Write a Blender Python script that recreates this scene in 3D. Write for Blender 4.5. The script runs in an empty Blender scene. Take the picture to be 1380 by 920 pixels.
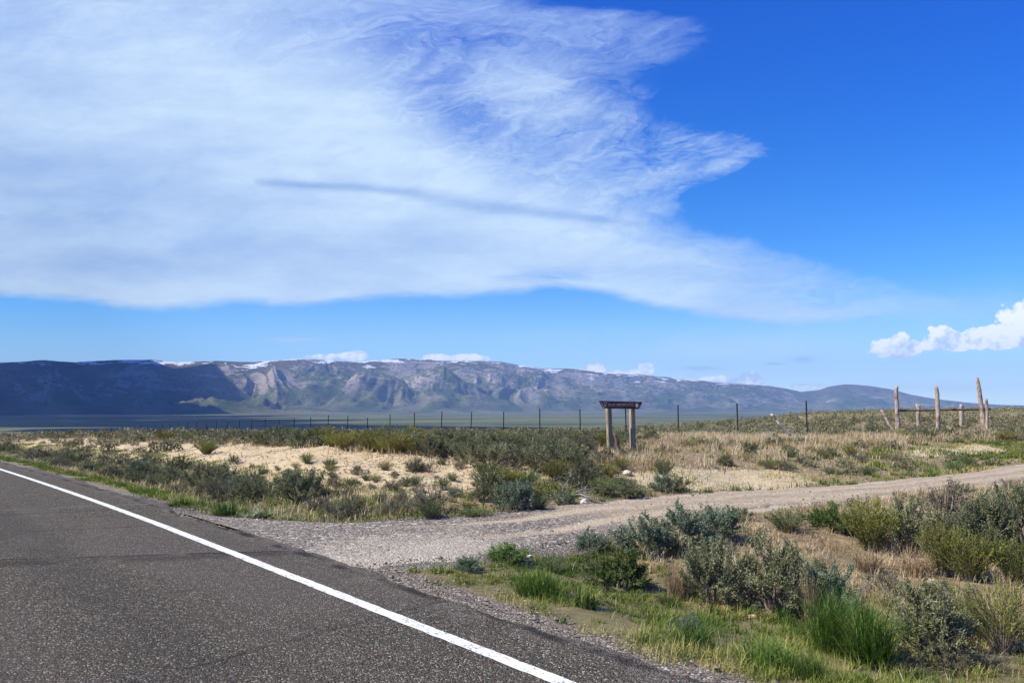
import bpy, math, random
import numpy as np
from mathutils import Vector, Matrix

# ------------------------------------------------------------------ camera, light, exposure
SC = bpy.context.scene
COL = SC.collection
F, HOR, CAMZ = 1073.0, 548.0, 1.6
PITCH = math.atan((HOR - 460.0) / F)
cam_d = bpy.data.cameras.new('camera'); cam = bpy.data.objects.new('camera', cam_d); COL.objects.link(cam)
cam_d.sensor_width = 36.0; cam_d.lens = F / 1380.0 * 36.0
cam_d.clip_start = 0.1; cam_d.clip_end = 90000.0
cam.location = (0, 0, CAMZ); cam.rotation_euler = (math.pi / 2 + PITCH, 0, 0)
SC.camera = cam
SC.view_settings.view_transform = 'Standard'; SC.view_settings.look = 'None'
SC.view_settings.gamma = 1.0; SC.view_settings.exposure = 0.60
SC.view_settings.use_curve_mapping = False
SC.cycles.max_bounces = 6; SC.cycles.volume_bounces = 0; SC.cycles.transparent_max_bounces = 4
SC.cycles.use_denoising = True

SUN_EL, SUN_AZ = math.radians(46), math.radians(-106)      # azimuth measured from +Y towards +X
sdir = Vector((math.sin(SUN_AZ) * math.cos(SUN_EL), math.cos(SUN_AZ) * math.cos(SUN_EL), math.sin(SUN_EL)))
sun_d = bpy.data.lights.new('sun', 'SUN'); sun_d.energy = 5.0; sun_d.angle = math.radians(0.53); sun_d.color = (1.0, 0.935, 0.80)
sun = bpy.data.objects.new('sun', sun_d); COL.objects.link(sun)
sun.rotation_euler = sdir.to_track_quat('Z', 'Y').to_euler(); sun.location = (0, 0, 50)

# ------------------------------------------------------------------ node expression helper
class G:
    def __init__(s, tree): s.t = tree
    def node(s, typ, **kw):
        n = s.t.nodes.new(typ)
        for k, v in kw.items(): setattr(n, k, v)
        return n
    def put(s, sock, v):
        if isinstance(v, E): s.t.links.new(v.s, sock)
        elif isinstance(v, bpy.types.NodeSocket): s.t.links.new(v, sock)
        else: sock.default_value = v
    def m(s, op, a, b=0.0, c=None, clamp=False):
        n = s.node('ShaderNodeMath', operation=op, use_clamp=clamp)
        s.put(n.inputs[0], a); s.put(n.inputs[1], b)
        if c is not None: s.put(n.inputs[2], c)
        return E(s, n.outputs[0])
    def ss(s, x, a, b, lo=0.0, hi=1.0):       # smooth step from a to b
        n = s.node('ShaderNodeMapRange', interpolation_type='SMOOTHSTEP')
        s.put(n.inputs[0], x); s.put(n.inputs[1], a); s.put(n.inputs[2], b); s.put(n.inputs[3], lo); s.put(n.inputs[4], hi)
        return E(s, n.outputs[0])
    def noise(s, vec, scale, detail=4, rough=0.55, dist=0.0, lac=2.0, col=False):
        n = s.node('ShaderNodeTexNoise'); s.put(n.inputs['Vector'], vec)
        n.inputs['Scale'].default_value = scale; n.inputs['Detail'].default_value = detail
        n.inputs['Roughness'].default_value = rough; n.inputs['Distortion'].default_value = dist; n.inputs['Lacunarity'].default_value = lac
        return n.outputs['Color'] if col else E(s, n.outputs[0])
    def vor(s, vec, scale, out='Distance', feature='F1', rnd=1.0):
        n = s.node('ShaderNodeTexVoronoi', feature=feature); s.put(n.inputs['Vector'], vec); n.inputs['Scale'].default_value = scale
        n.inputs['Randomness'].default_value = rnd
        return E(s, n.outputs[out])
    def xyz(s, x, y, z=0.0):
        n = s.node('ShaderNodeCombineXYZ')
        for i, v in enumerate((x, y, z)): s.put(n.inputs[i], v)
        return E(s, n.outputs[0])
    def sep(s, v):
        n = s.node('ShaderNodeSeparateXYZ'); s.put(n.inputs[0], v)
        return [E(s, o) for o in n.outputs]
    def mix(s, f, a, b, mode='MIX'):
        n = s.node('ShaderNodeMix', data_type='RGBA', blend_type=mode)
        s.put(n.inputs[0], f)
        for sock, v in ((n.inputs[6], a), (n.inputs[7], b)):
            if isinstance(v, tuple) and len(v) == 3: v = v + (1.0,)
            s.put(sock, v)
        return E(s, n.outputs[2])
    def curve(s, x, pts, x0, x1, y0, y1, handle='AUTO'):
        t = s.m('DIVIDE', s.m('SUBTRACT', x, x0), x1 - x0, clamp=True)
        n = s.node('ShaderNodeFloatCurve'); s.put(n.inputs['Value'], t)
        c = n.mapping.curves[0]; n.mapping.use_clip = False
        pts = sorted(((p[0] - x0) / (x1 - x0), (p[1] - y0) / (y1 - y0)) for p in pts)
        while len(c.points) < len(pts): c.points.new(0.5, 0.5)
        for cp, p in zip(c.points, pts): cp.location = p; cp.handle_type = handle
        n.mapping.update()
        return E(s, n.outputs[0]) * (y1 - y0) + y0
    def attr(s, name):
        n = s.node('ShaderNodeAttribute', attribute_name=name); return E(s, n.outputs['Fac'])
class E:
    def __init__(s, g, sock): s.g, s.s = g, sock
    def __add__(s, o): return s.g.m('ADD', s, o)
    __radd__ = __add__
    def __mul__(s, o): return s.g.m('MULTIPLY', s, o)
    __rmul__ = __mul__
    def __sub__(s, o): return s.g.m('SUBTRACT', s, o)
    def __rsub__(s, o): return s.g.m('SUBTRACT', o, s)
    def __truediv__(s, o): return s.g.m('DIVIDE', s, o)
    def sat(s): return s.g.m('ADD', s, 0.0, clamp=True)
    def pw(s, e): return s.g.m('POWER', s, e)
    def mx(s, o): return s.g.m('MAXIMUM', s, o)
    def mn(s, o): return s.g.m('MINIMUM', s, o)
    def ab(s): return s.g.m('ABSOLUTE', s)

def ray(px, py):                       # photo pixel -> (X/Y, Z/Y) direction
    dx, dy = (px - 690.0) / F, (460.0 - py) / F
    c, s_ = math.cos(PITCH), math.sin(PITCH)
    ry = c - dy * s_
    return dx / ry, (s_ + dy * c) / ry

# ------------------------------------------------------------------ world: Nishita sky with a procedural cloud sheet
W = bpy.data.worlds.new('World'); SC.world = W; W.use_nodes = True
W.node_tree.nodes.clear(); g = G(W.node_tree)
sky = g.node('ShaderNodeTexSky', sky_type='NISHITA', sun_disc=False, sun_elevation=SUN_EL, sun_rotation=SUN_AZ,
             altitude=2000.0, air_density=1.0, dust_density=0.25, ozone_density=2.5)
hs = g.node('ShaderNodeHueSaturation'); hs.inputs['Saturation'].default_value = 1.42; hs.inputs['Value'].default_value = 1.0
hs.inputs['Hue'].default_value = 0.502
g.put(hs.inputs['Color'], sky.outputs[0])
tc = g.node('ShaderNodeTexCoord')
x, y, z = g.sep(tc.outputs['Generated'])
front = g.ss(y, 0.12, 0.35)
yy = y.mx(0.12); u = x / yy; v = z / yy
# warps
wv = g.xyz(u * 1.0, v * 2.2, 0.3)
w1 = g.noise(wv, 3.0, 5, 0.55) - 0.5
w2 = g.noise(g.xyz(u * 1.2 + 7.3, v * 3.0, 1.1), 5.0, 6, 0.6) - 0.5
st = g.noise(g.xyz(u * 1.1 + v * 0.6 + w1 * 0.5, v * 3.6 - u * 0.9 + w1 * 0.7, 2.0), 5.0, 6, 0.62, 0.5)        # streaks
fine = g.noise(g.xyz(u * 1.8 + v * 0.6 + w1 * 0.8, v * 6.0 - u * 1.0 + w2 * 0.5 + w1, 4.0), 9.0, 6, 0.68, 1.3)
vl = g.curve(u, [ray(a, b) for a, b in [(-160, 396), (0, 400), (100, 409), (200, 414), (300, 413), (350, 409), (420, 412), (500, 405), (600, 400), (700, 398), (740, 391), (800, 396), (860, 411), (930, 425), (1000, 431), (1100, 434), (1200, 430), (1300, 424), (1380, 420)]], -0.85, 0.7, 0.0, 0.3)
RB = [(700, -60), (760, 0), (960, 30), (975, 62), (905, 92), (880, 112), (915, 150), (985, 180), (1040, 215), (960, 240), (905, 265), (920, 292), (1010, 325), (1120, 350), (1240, 375), (1340, 395), (1440, 430)]
rb = [(ray(a, b)[1], ray(a, b)[0]) for a, b in RB]
ur = g.curve(v, rb, 0.0, 0.65, -0.2, 0.9)
low = g.ss(v - vl + w2 * 0.024 + (st - 0.5) * 0.02, -0.004, 0.013)
dr = ur - u + w1 * 0.18 + (st - 0.5) * 0.20 + (fine - 0.5) * 0.07
right_w = g.curve(v, [(0.10, 0.30), (0.18, 0.24), (0.24, 0.17), (0.29, 0.10), (0.35, 0.09), (0.41, 0.16), (0.48, 0.20), (0.6, 0.30)], 0.0, 0.65, 0.0, 0.5)
rgt = g.ss(dr / right_w, -0.15, 0.95)
sheet = low * rgt
def blob(px, py, rx, ry, ang=0.0):
    cu, cv = ray(px, py); ca, sa = math.cos(ang), math.sin(ang)
    du, dv = u - cu, v - cv
    a = (du * ca + dv * sa) / (rx / F); b = (dv * ca - du * sa) / (ry / F)
    return g.m('EXPONENT', (a * a + b * b) * -1.0)
thin = (blob(950, 205, 130, 55, -0.1) * 0.35 + blob(650, 45, 320, 55, -0.03) * 0.52 + blob(830, 215, 150, 75, -0.15) * 0.5 + blob(620, 150, 110, 55, -0.5) * 0.55
        + blob(960, 120, 200, 70) * 0.3 + blob(1150, 400, 240, 38, -0.1) * 0.45 + blob(740, 372, 60, 9) * 0.4 + blob(30, 20, 160, 60) * 0.12)
op = 0.93 - thin
streak = (fine - 0.5) * 1.7 + (st - 0.5) * 1.3
opac = (sheet * (op + streak * (thin * 1.1 + 0.08))).sat()
opac = (opac * g.ss(rgt, 0.0, 0.25)).sat()
veil = (blob(1000, 470, 200, 24) * 0.42 + blob(1250, 412, 210, 24, 0.0) * 0.42 + blob(1300, 522, 140, 9) * 0.5 + blob(1180, 505, 320, 20) * 0.30 + blob(700, 455, 300, 14) * 0.08) * g.ss(st, 0.2, 0.62)
lens = blob(388, 458, 36, 2.6) * 0.75
opac = g.m('MAXIMUM', opac, (veil + lens).sat())
# tone of the sheet: brighter towards the middle and the lower rim, greyer far left and in the long lens
tone = 0.55 + streak * 0.13 + blob(620, 200, 330, 120, -0.35) * 0.42 + g.ss(v - vl, 0.05, 0.0) * 0.22 + (g.noise(g.xyz(u * 1.3, v * 4.5, 9.0), 4.0, 6, 0.6) - 0.5) * 1.5 - blob(130, 270, 260, 80) * 0.22 + blob(300, 120, 260, 70) * 0.1
vs = g.curve(u, [ray(a, b) for a, b in [(300, 240), (380, 247), (450, 251), (540, 258), (600, 270), (680, 282), (760, 290), (840, 300), (1000, 310)]], -0.45, 0.35, 0.15, 0.35)
sh_w = g.curve(u, [ray(a, b)[:1] + (t,) for a, b, t in [(340, 250, 0.0), (385, 250, .30), (520, 255, .30), (600, 270, .75), (680, 280, .6), (740, 290, .4), (850, 300, .18), (880, 300, 0.0)]], -0.45, 0.35, 0.0, 1.0)
dsh = (v - vs + w2 * 0.010) / (sh_w * 0.012 + 0.002)
shade = g.m('EXPONENT', dsh * dsh * -1.0) * g.ss(sh_w, 0.0, 0.35) * 0.62
cl_hi, cl_lo = (4.95, 6.15, 7.2), (2.4, 3.5, 5.6)
ccol = g.mix((tone - shade).sat(), cl_lo, cl_hi)
ccol = g.mix(g.ss(v, 0.36, 0.58) * g.ss(u, -0.45, 0.0) * 0.6, ccol, (2.5, 3.7, 7.0))
skyc = g.mix(0.0, hs.outputs[0], hs.outputs[0])
skyc = g.mix(g.ss(v, 0.0, 0.58), g.mix(1.0, skyc, (0.98, 1.10, 1.16), 'MULTIPLY'), g.mix(1.0, skyc, (0.20, 0.80, 1.50), 'MULTIPLY'))
skyc = g.mix(g.ss(v, 0.16, 0.0) * 0.40, skyc, (4.3, 6.2, 8.3))
c1 = g.mix(opac * front, skyc, ccol)
# cumulus
pn = g.noise(g.xyz(u, v * 1.15, 5.0), 24.0, 5, 0.6) - 0.5
pn2 = g.noise(g.xyz(u, v * 1.3, 8.0), 60.0, 5, 0.6) - 0.5
lit = g.noise(g.xyz(u + 0.005, v * 1.15 - 0.009, 5.0), 24.0, 5, 0.6) - 0.5
field = None; base = None
PUFFS = [(1210, 468, 38, 14), (1215, 455, 14, 13), (1190, 474, 28, 8), (1270, 452, 26, 16), (1300, 460, 48, 12), (1330, 455, 40, 16), (1372, 438, 26, 34), (1390, 420, 40, 26), (1360, 463, 60, 9), (1250, 466, 50, 7),
         (455, 482, 42, 8), (480, 480, 18, 7), (425, 482, 16, 4), (590, 483, 22, 6), (630, 484, 30, 7), (800, 497, 14, 8), (790, 500, 10, 9), (872, 497, 11, 9), (850, 503, 30, 5), (1010, 508, 18, 9), (975, 512, 28, 6), (1000, 514, 26, 6), (1095, 520, 30, 3)]
for px, py, rx, ry in PUFFS:
    cu, cv = ray(px, py); a = (u - cu) / (rx / F); b = (v - cv) / (ry / F)
    e = 1.0 - (a * a + b * b)
    field = e if field is None else g.m('SMOOTH_MAX', field, e, 0.25)
cum = g.ss(field + 0.15 + pn * 3.8 + pn2 * 2.0, 0.05, 0.42)
bright = g.ss(v, ray(0, 486)[1], ray(0, 430)[1])
cshade = (0.38 + (pn - lit) * 7.0 + pn2 * 0.8 + bright * 0.5 + field * 0.28).sat()
cumc = g.mix(cshade, (4.3, 5.6, 7.0), (8.1, 8.5, 8.6))
dim = (blob(945, 496, 26, 3.2) + blob(1082, 484, 13, 4.5) + blob(1042, 490, 12, 2.0)).sat() * 0.55
c2 = g.mix(cum * front, g.mix(dim * front, c1, (2.8, 3.8, 5.4)), cumc)
bg = g.node('ShaderNodeBackground'); bg.inputs['Strength'].default_value = 0.1
g.put(bg.inputs['Color'], c2)
wo = g.node('ShaderNodeOutputWorld'); W.node_tree.links.new(bg.outputs[0], wo.inputs[0])

# ------------------------------------------------------------------ numpy noise
def _h(ix, iy, seed):
    n = (ix.astype(np.int64) * 374761393 + iy.astype(np.int64) * 668265263 + seed * 974634777) & 0xFFFFFFFF
    n = ((n ^ (n >> 13)) * 1274126177) & 0xFFFFFFFF
    return ((n ^ (n >> 16)) & 0xFFFFFF) / float(0xFFFFFF)
def vn(x, y, seed=0):
    x = np.asarray(x, float); y = np.asarray(y, float)
    ix, iy = np.floor(x), np.floor(y); fx, fy = x - ix, y - iy
    fx = fx * fx * fx * (fx * (fx * 6 - 15) + 10); fy = fy * fy * fy * (fy * (fy * 6 - 15) + 10)
    a, b = _h(ix, iy, seed), _h(ix + 1, iy, seed); c, d = _h(ix, iy + 1, seed), _h(ix + 1, iy + 1, seed)
    return (a + (b - a) * fx) * (1 - fy) + (c + (d - c) * fx) * fy - 0.5
def fbm(x, y, oct=5, seed=0, gain=0.5, ridge=False):
    t = 0; a = 1.0
    for i in range(oct):
        k = vn(x * 2 ** i + 17.3 * i, y * 2 ** i - 9.1 * i, seed + i)
        t = t + a * ((0.5 - 2 * np.abs(k)) if ridge else k); a *= gain
    return t
def sst(x, a, b):
    t = np.clip((x - a) / (b - a), 0, 1); return t * t * (3 - 2 * t)

# ------------------------------------------------------------------ terrain height
DS = (-0.6329, 0.7742)       # along the highway
DN = (0.7742, 0.6329)        # to its right
def sn(x, y): return DS[0] * x + DS[1] * y, DN[0] * x + DN[1] * y
def xy(s, n): return DS[0] * s + DN[0] * n, DS[1] * s + DN[1] * n
def zroad(s):
    t = np.maximum(0, s - 10.0); return -0.0215 * t * t / (t + 15.0) - 0.008 * np.maximum(0, s - 45.0)
NK = [-60, -12, -7, -5, -4.4, 3.9, 4.3, 5.2, 6.0, 6.5, 7.8, 9.5, 11.2, 14, 20, 33, 60, 120, 300]
LEFT = [-.6, -.6, -.5, -.12, -.04, -.04, -.06, -.16, -.12, -.04, .26, .46, .50, .45, .28, .20, -.3, -.9, -2.4]
ROWS = [(-60, [-.6, -.6, -.5, -.12, -.04, -.04, -.06, -.16, -.34, -.40, -.42, -.38, -.30, -.16, .0, .32, .6, 1.0, 1.5]),
        (4.9, [-.6, -.6, -.5, -.12, -.04, -.04, -.06, -.16, -.34, -.38, -.38, -.34, -.28, -.14, .0, .34, .6, 1.0, 1.5]),
        (7.0, [-.6, -.6, -.5, -.12, -.04, -.04, -.02, -.02, -.02, -.02, -.02, -.02, -.03, -.04, -.01, .28, .6, 1.0, 1.5]),
        (9.4, [-.6, -.6, -.5, -.12, -.04, -.04, -.02, -.02, -.01, .0, .0, .0, .0, -.01, .03, .30, .6, 1.0, 1.4]),
        (11.5, [-.6, -.6, -.5, -.12, -.04, -.04, -.05, -.10, -.08, .0, .14, .22, .23, .25, .28, .36, .5, .8, 1.2]),
        (15.0, [-.6, -.6, -.5, -.12, -.04, -.04, -.06, -.14, -.10, -.02, .24, .40, .43, .41, .34, .30, .3, .3, .5]),
        (20.0, LEFT), (150, LEFT)]
_sg = np.arange(-60, 150.01, 0.5); _ng = np.arange(-60, 300.01, 0.25)
_T = np.array([np.interp(_ng, NK, r) for _, r in ROWS]); _rs = np.array([r[0] for r in ROWS])
_T = np.stack([np.interp(_sg, _rs, _T[:, j]) for j in range(len(_ng))], 1)
def _blur(a, sig, ax):
    k = np.exp(-0.5 * (np.arange(-int(3 * sig), int(3 * sig) + 1) / sig) ** 2); k /= k.sum(); p = len(k) // 2
    pad = [(0, 0), (0, 0)]; pad[ax] = (p, p); b = np.pad(a, pad, 'edge')
    return np.apply_along_axis(lambda r: np.convolve(r, k, 'valid'), ax, b)
_T = _blur(_blur(_T, 1.6, 0), 1.4, 1)
def table(s, n):
    i = np.clip((s + 60) / 0.5, 0, _T.shape[0] - 1.001); j = np.clip((n + 60) / 0.25, 0, _T.shape[1] - 1.001)
    i0 = i.astype(int); j0 = j.astype(int); fi = i - i0; fj = j - j0
    return (_T[i0, j0] * (1 - fi) + _T[i0 + 1, j0] * fi) * (1 - fj) + (_T[i0, j0 + 1] * (1 - fi) + _T[i0 + 1, j0 + 1] * fi) * fj
_gp = [(0, 590), (200, 588), (400, 584), (668, 579), (800, 574), (900, 567), (1000, 560), (1100, 555), (1200, 552), (1380, 550)]
_ga = [-180, -100, -60] + [math.degrees(math.atan(ray(p, 548)[0])) for p, _ in _gp] + [60, 180]
_gv = [0, 0, .040] + [-(ray(p, q + 8 - 5 * (p > 1050))[1]) for p, q in _gp] + [0.0, 0.0]
_re = [110, 110, 110] + [110, 110, 110, 120, 140, 180, 240, 300, 350, 380] + [380, 380]
def H(x, y, rough=True):
    x = np.asarray(x, float); y = np.asarray(y, float)
    s, n = sn(x, y); r = np.hypot(x, y); a = np.degrees(np.arctan2(x, y))
    z = zroad(np.clip(s, -60, 260)) * sst(-n, -400, -150) + table(s, n)
    gg = np.interp(a, _ga, _gv); re = np.interp(a, _ga, _re)
    zv = np.interp(r, [100, 400, 1000, 2500, 6000, 9000, 20000], [-12, -30, -40, -52, -64, -70, -78])
    wv_ = sst(r, re, re * 3.5)
    zf = (CAMZ - gg * r) * (1 - wv_) + (zv + fbm(x / 900, y / 900, 3, 5) * 5 * sst(r, 900, 2500)) * wv_
    w = np.maximum(sst(r, 45, 90) * sst(np.abs(n), 34, 62), sst(r, 130, 260))
    z = z * (1 - w) + zf * w
    if rough:
        off = np.maximum(sst(n, 4.2, 5.6), sst(-n, 4.6, 6.0)) * (1 - on_track(s, n))
        z = z + off * (fbm(x / 1.3, y / 1.3, 4, 3) * 0.10 + fbm(x / 6, y / 6, 2, 8) * 0.16 * sst(n, 9, 14)) * (1 - 0.6 * sst(r, 200, 800))
        bank = sst(n, 6.4, 7.4) * (1 - sst(n, 10.5, 11.6)) * sst(s, 10.5, 13)
        z = z + bank * fbm(s / 0.9, n / 2.5, 4, 21, ridge=True) * 0.13
    return z
_tn = [3.6, 4.3, 5.1, 6.2, 7.0, 8.6, 10.4, 13.2, 17.0, 24, 40, 70]
_tr = [7.2, 7.2, 7.0, 7.0, 7.2, 7.6, 7.65, 7.3, 6.8, 6.2, 5.6, 5.0]
_tl = [13.0, 12.2, 10.7, 9.7, 9.35, 9.25, 9.25, 8.85, 8.25, 7.7, 7.2, 6.8]
def on_track(s, n, soft=0.5):
    r_, l_ = np.interp(n, _tn, _tr), np.interp(n, _tn, _tl)
    d = np.minimum(s - r_, l_ - s)
    return sst(d, -soft, 0.12) * (n > 3.6) * (n < 70)
def hit(px, py, ymax=500.0):              # where the sight line of a photo point meets the ground
    cu, cv = ray(px, py)
    Y = np.geomspace(2.5, ymax, 1600); h = H(cu * Y, Y); d = CAMZ + cv * Y - h
    k = np.where(d < 0)[0]; k = k[0] if len(k) else len(Y) - 1
    return cu * Y[k], Y[k], float(h[k])
def gz(x, y): return float(H(np.array([x]), np.array([y]))[0])

# ------------------------------------------------------------------ mesh helpers
def np_mesh(name, verts, faces, attrs=None, mats=(), mat_idx=None, smooth=False):
    """faces: list of int arrays (M,k)"""
    me = bpy.data.meshes.new(name)
    me.vertices.add(len(verts)); me.vertices.foreach_set('co', np.asarray(verts, np.float32).ravel())
    tot = sum(f.size for f in faces); cnt = sum(len(f) for f in faces)
    me.loops.add(tot); me.polygons.add(cnt)
    me.loops.foreach_set('vertex_index', np.concatenate([f.ravel() for f in faces]).astype(np.int32))
    sizes = np.concatenate([np.full(len(f), f.shape[1]) for f in faces])
    me.polygons.foreach_set('loop_start', np.concatenate([[0], np.cumsum(sizes)[:-1]]).astype(np.int32))
    for m_ in mats: me.materials.append(m_)
    if mat_idx is not None: me.polygons.foreach_set('material_index', np.asarray(mat_idx, np.int32))
    me.polygons.foreach_set('use_smooth', np.full(cnt, smooth))
    for k, a in (attrs or {}).items():
        at = me.attributes.new(k, 'FLOAT', 'POINT'); at.data.foreach_set('value', np.asarray(a, np.float32))
    me.update(calc_edges=True)
    return me
def link(name, me, parent=None, loc=None, **props):
    o = bpy.data.objects.new(name, me); COL.objects.link(o)
    if parent is not None: o.parent = parent
    if loc is not None: o.location = loc
    for k, v_ in props.items(): o[k] = v_
    return o
def grid_faces(nr, nc, wrap=False):
    i = np.arange(nr - 1)[:, None]; j = np.arange(nc if wrap else nc - 1)[None, :]
    j2 = (j + 1) % nc
    return np.stack([i * nc + j, i * nc + j2, (i + 1) * nc + j2, (i + 1) * nc + j], -1).reshape(-1, 4)
def material(name):
    m_ = bpy.data.materials.new(name); m_.use_nodes = True; m_.node_tree.nodes.clear()
    gg = G(m_.node_tree); b = gg.node('ShaderNodeBsdfPrincipled'); o = gg.node('ShaderNodeOutputMaterial')
    m_.node_tree.links.new(b.outputs[0], o.inputs[0]); b.inputs['Roughness'].default_value = 0.85
    b.inputs['Specular IOR Level'].default_value = 0.2
    return m_, gg, b, o
def bump(gg, b, h, strength, dist):
    n = gg.node('ShaderNodeBump'); n.inputs['Strength'].default_value = strength; n.inputs['Distance'].default_value = dist
    gg.put(n.inputs['Height'], h); gg.t.links.new(n.outputs[0], b.inputs['Normal'])
def P_obj(gg): return E(gg, gg.node('ShaderNodeTexCoord').outputs['Object'])

# ------------------------------------------------------------------ ground sheet
def ground_material():
    m_, g, b, o = material('ground_soil')
    p = P_obj(g)
    sand, green, grav, dirt, far, veg = [g.attr(k) for k in ('sand', 'green', 'gravel', 'dirt', 'far', 'scrub')]
    n1 = g.noise(p, 0.9, 6, 0.6); n2 = g.noise(p, 7.0, 6, 0.65); n3 = g.noise(p, 45.0, 4, 0.7)
    soil = g.mix(g.ss(n2, 0.35, 0.66), (0.17, 0.12, 0.07), (0.33, 0.25, 0.155))
    soil = g.mix(g.ss(n1, 0.42, 0.62) * 0.6, soil, (0.16, 0.14, 0.075))
    sandc = g.mix(g.ss(n2, 0.3, 0.7), (0.39, 0.305, 0.175), (0.54, 0.445, 0.285))
    sandc = g.mix(g.ss(g.noise(p, 1.7, 5, 0.6), 0.52, 0.68) * 0.6, sandc, (0.36, 0.235, 0.12))
    sandc = g.mix(g.ss(n3, 0.60, 0.74) * 0.55, sandc, (0.24, 0.17, 0.10))
    c = g.mix(g.ss(sand + (n1 - 0.5) * 0.9 + (n2 - 0.5) * 0.5, 0.42, 0.60), soil, sandc)
    c = g.mix(g.ss(green + (n1 - 0.5) * 0.8, 0.4, 0.7) * 0.55, c, g.mix(n2, (0.06, 0.075, 0.02), (0.19, 0.175, 0.07)))
    vc = g.vor(p, 60.0, 'Color'); vr, vg_, vb = g.sep(vc)
    gr = g.mix(vr, (0.075, 0.064, 0.052), (0.26, 0.225, 0.18)); gr = g.mix(g.ss(vg_, 0.86, 0.95), gr, (0.50, 0.45, 0.38))
    c = g.mix(g.ss(grav + (n2 - 0.5) * 0.9, 0.4, 0.6), c, gr)
    c = g.mix(g.ss(dirt + (n2 - 0.5) * 0.5, 0.4, 0.6), c, g.mix(n2, (0.34, 0.28, 0.21), (0.48, 0.41, 0.32)))
    # far scrub cover and valley floor
    px_, py_, _ = g.sep(p)
    vs_ = g.noise(g.xyz(px_ * 0.0009, py_ * 0.0022, 0.0), 1.0, 7, 0.6, 0.6)
    vf = g.noise(g.xyz(px_ * 0.0016, py_ * 0.0055, 3.0), 1.0, 3, 0.5)
    scr = g.mix(g.ss(g.noise(p, 0.35, 6, 0.7), 0.4, 0.6), (0.13, 0.125, 0.06), (0.30, 0.245, 0.13))
    val = g.mix(g.ss(vs_, 0.38, 0.60), (0.045, 0.065, 0.032), (0.12, 0.13, 0.065))
    val = g.mix(g.ss(vf, 0.58, 0.68) * 0.7, val, (0.24, 0.20, 0.14))
    val = g.mix(g.ss(vf, 0.40, 0.33) * 0.7, val, (0.05, 0.085, 0.03))
    val = g.mix(g.ss(g.noise(p, 0.02, 4, 0.7), 0.5, 0.62) * 0.45, val, (0.05, 0.06, 0.035))
    c = g.mix(veg, c, scr); c = g.mix(far, c, val)
    g.put(b.inputs['Base Color'], c); b.inputs['Roughness'].default_value = 0.95
    h = n2 * 0.5 + n3 * 0.25 + g.vor(p, 60.0) * grav * -0.5 + g.noise(p, 140.0, 2, 0.6) * 0.12
    bump(g, b, h, 0.75, 0.045)
    return m_

def attrs_at(x, y):
    s, n = sn(x, y); r = np.hypot(x, y)
    nz = fbm(x / 2.2, y / 2.2, 4, 31)
    bank = sst(n + nz * 1.0, 6.3, 6.9) * (1 - sst(n + nz * 1.4, 10.4, 11.4)) * sst(s, 10.6, 12.4) * (1 - 0.55 * sst(s, 34, 60))
    patch = np.exp(-(((n - 14.3) / 2.6) ** 2 + ((s - 10.3) / 1.2) ** 2)) * 1.5
    mound = np.exp(-(((n - 26.6) / 3.2) ** 2 + ((s - 10.6) / 0.9) ** 2)) * 1.1
    sand = np.clip(np.maximum(np.maximum(bank, patch), mound), 0, 1)
    green = sst(n, 4.2, 4.6) * (1 - sst(n, 6.4, 7.4)) * (1 - on_track(s, n, 0.3)) * (1 - 0.0)
    green = np.maximum(green, 0.45 * sst(n, 4.2, 5) * (1 - sst(n, 12, 30)) * (s < 7))
    gravel = np.maximum(sst(n, 3.4, 3.9) * (1 - sst(n, 4.0, 4.65)), on_track(s, n, 0.7) * (1 - sst(n, 7.5, 11)))
    gravel = np.maximum(gravel, 0.8 * on_track(s, n, 1.3) * sst(n, 6.5, 7.5) * (1 - sst(n, 9.5, 12)) * (s < 7.4))
    dirt = on_track(s, n, 0.5) * sst(n, 7.5, 11)
    far = sst(r, 400, 900); veg = sst(r, 45, 120) * sst(n, 10, 16)
    return dict(sand=sand, green=green, gravel=gravel, dirt=dirt, far=far, scrub=veg)

ang = np.concatenate([np.arange(-180, -42, 2.0), np.arange(-42, 42.001, 0.15), np.arange(44, 180, 2.0)])
rad = np.concatenate([[0.3], np.geomspace(1.0, 20000.0, 640)])
A, R = np.meshgrid(np.radians(ang), rad)
GX, GY = R * np.sin(A), R * np.cos(A)
GZ = H(GX, GY)
vt = np.stack([GX, GY, GZ], -1).reshape(-1, 3)
gf = grid_faces(len(rad), len(ang), wrap=True)[:, ::-1]
me = np_mesh('ground', vt, [gf, np.arange(len(ang))[None, :][:, ::-1]], {k: a.ravel() for k, a in attrs_at(GX.ravel(), GY.ravel()).items()}, [ground_material()], smooth=True)
link('ground', me, kind='structure')

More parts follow.
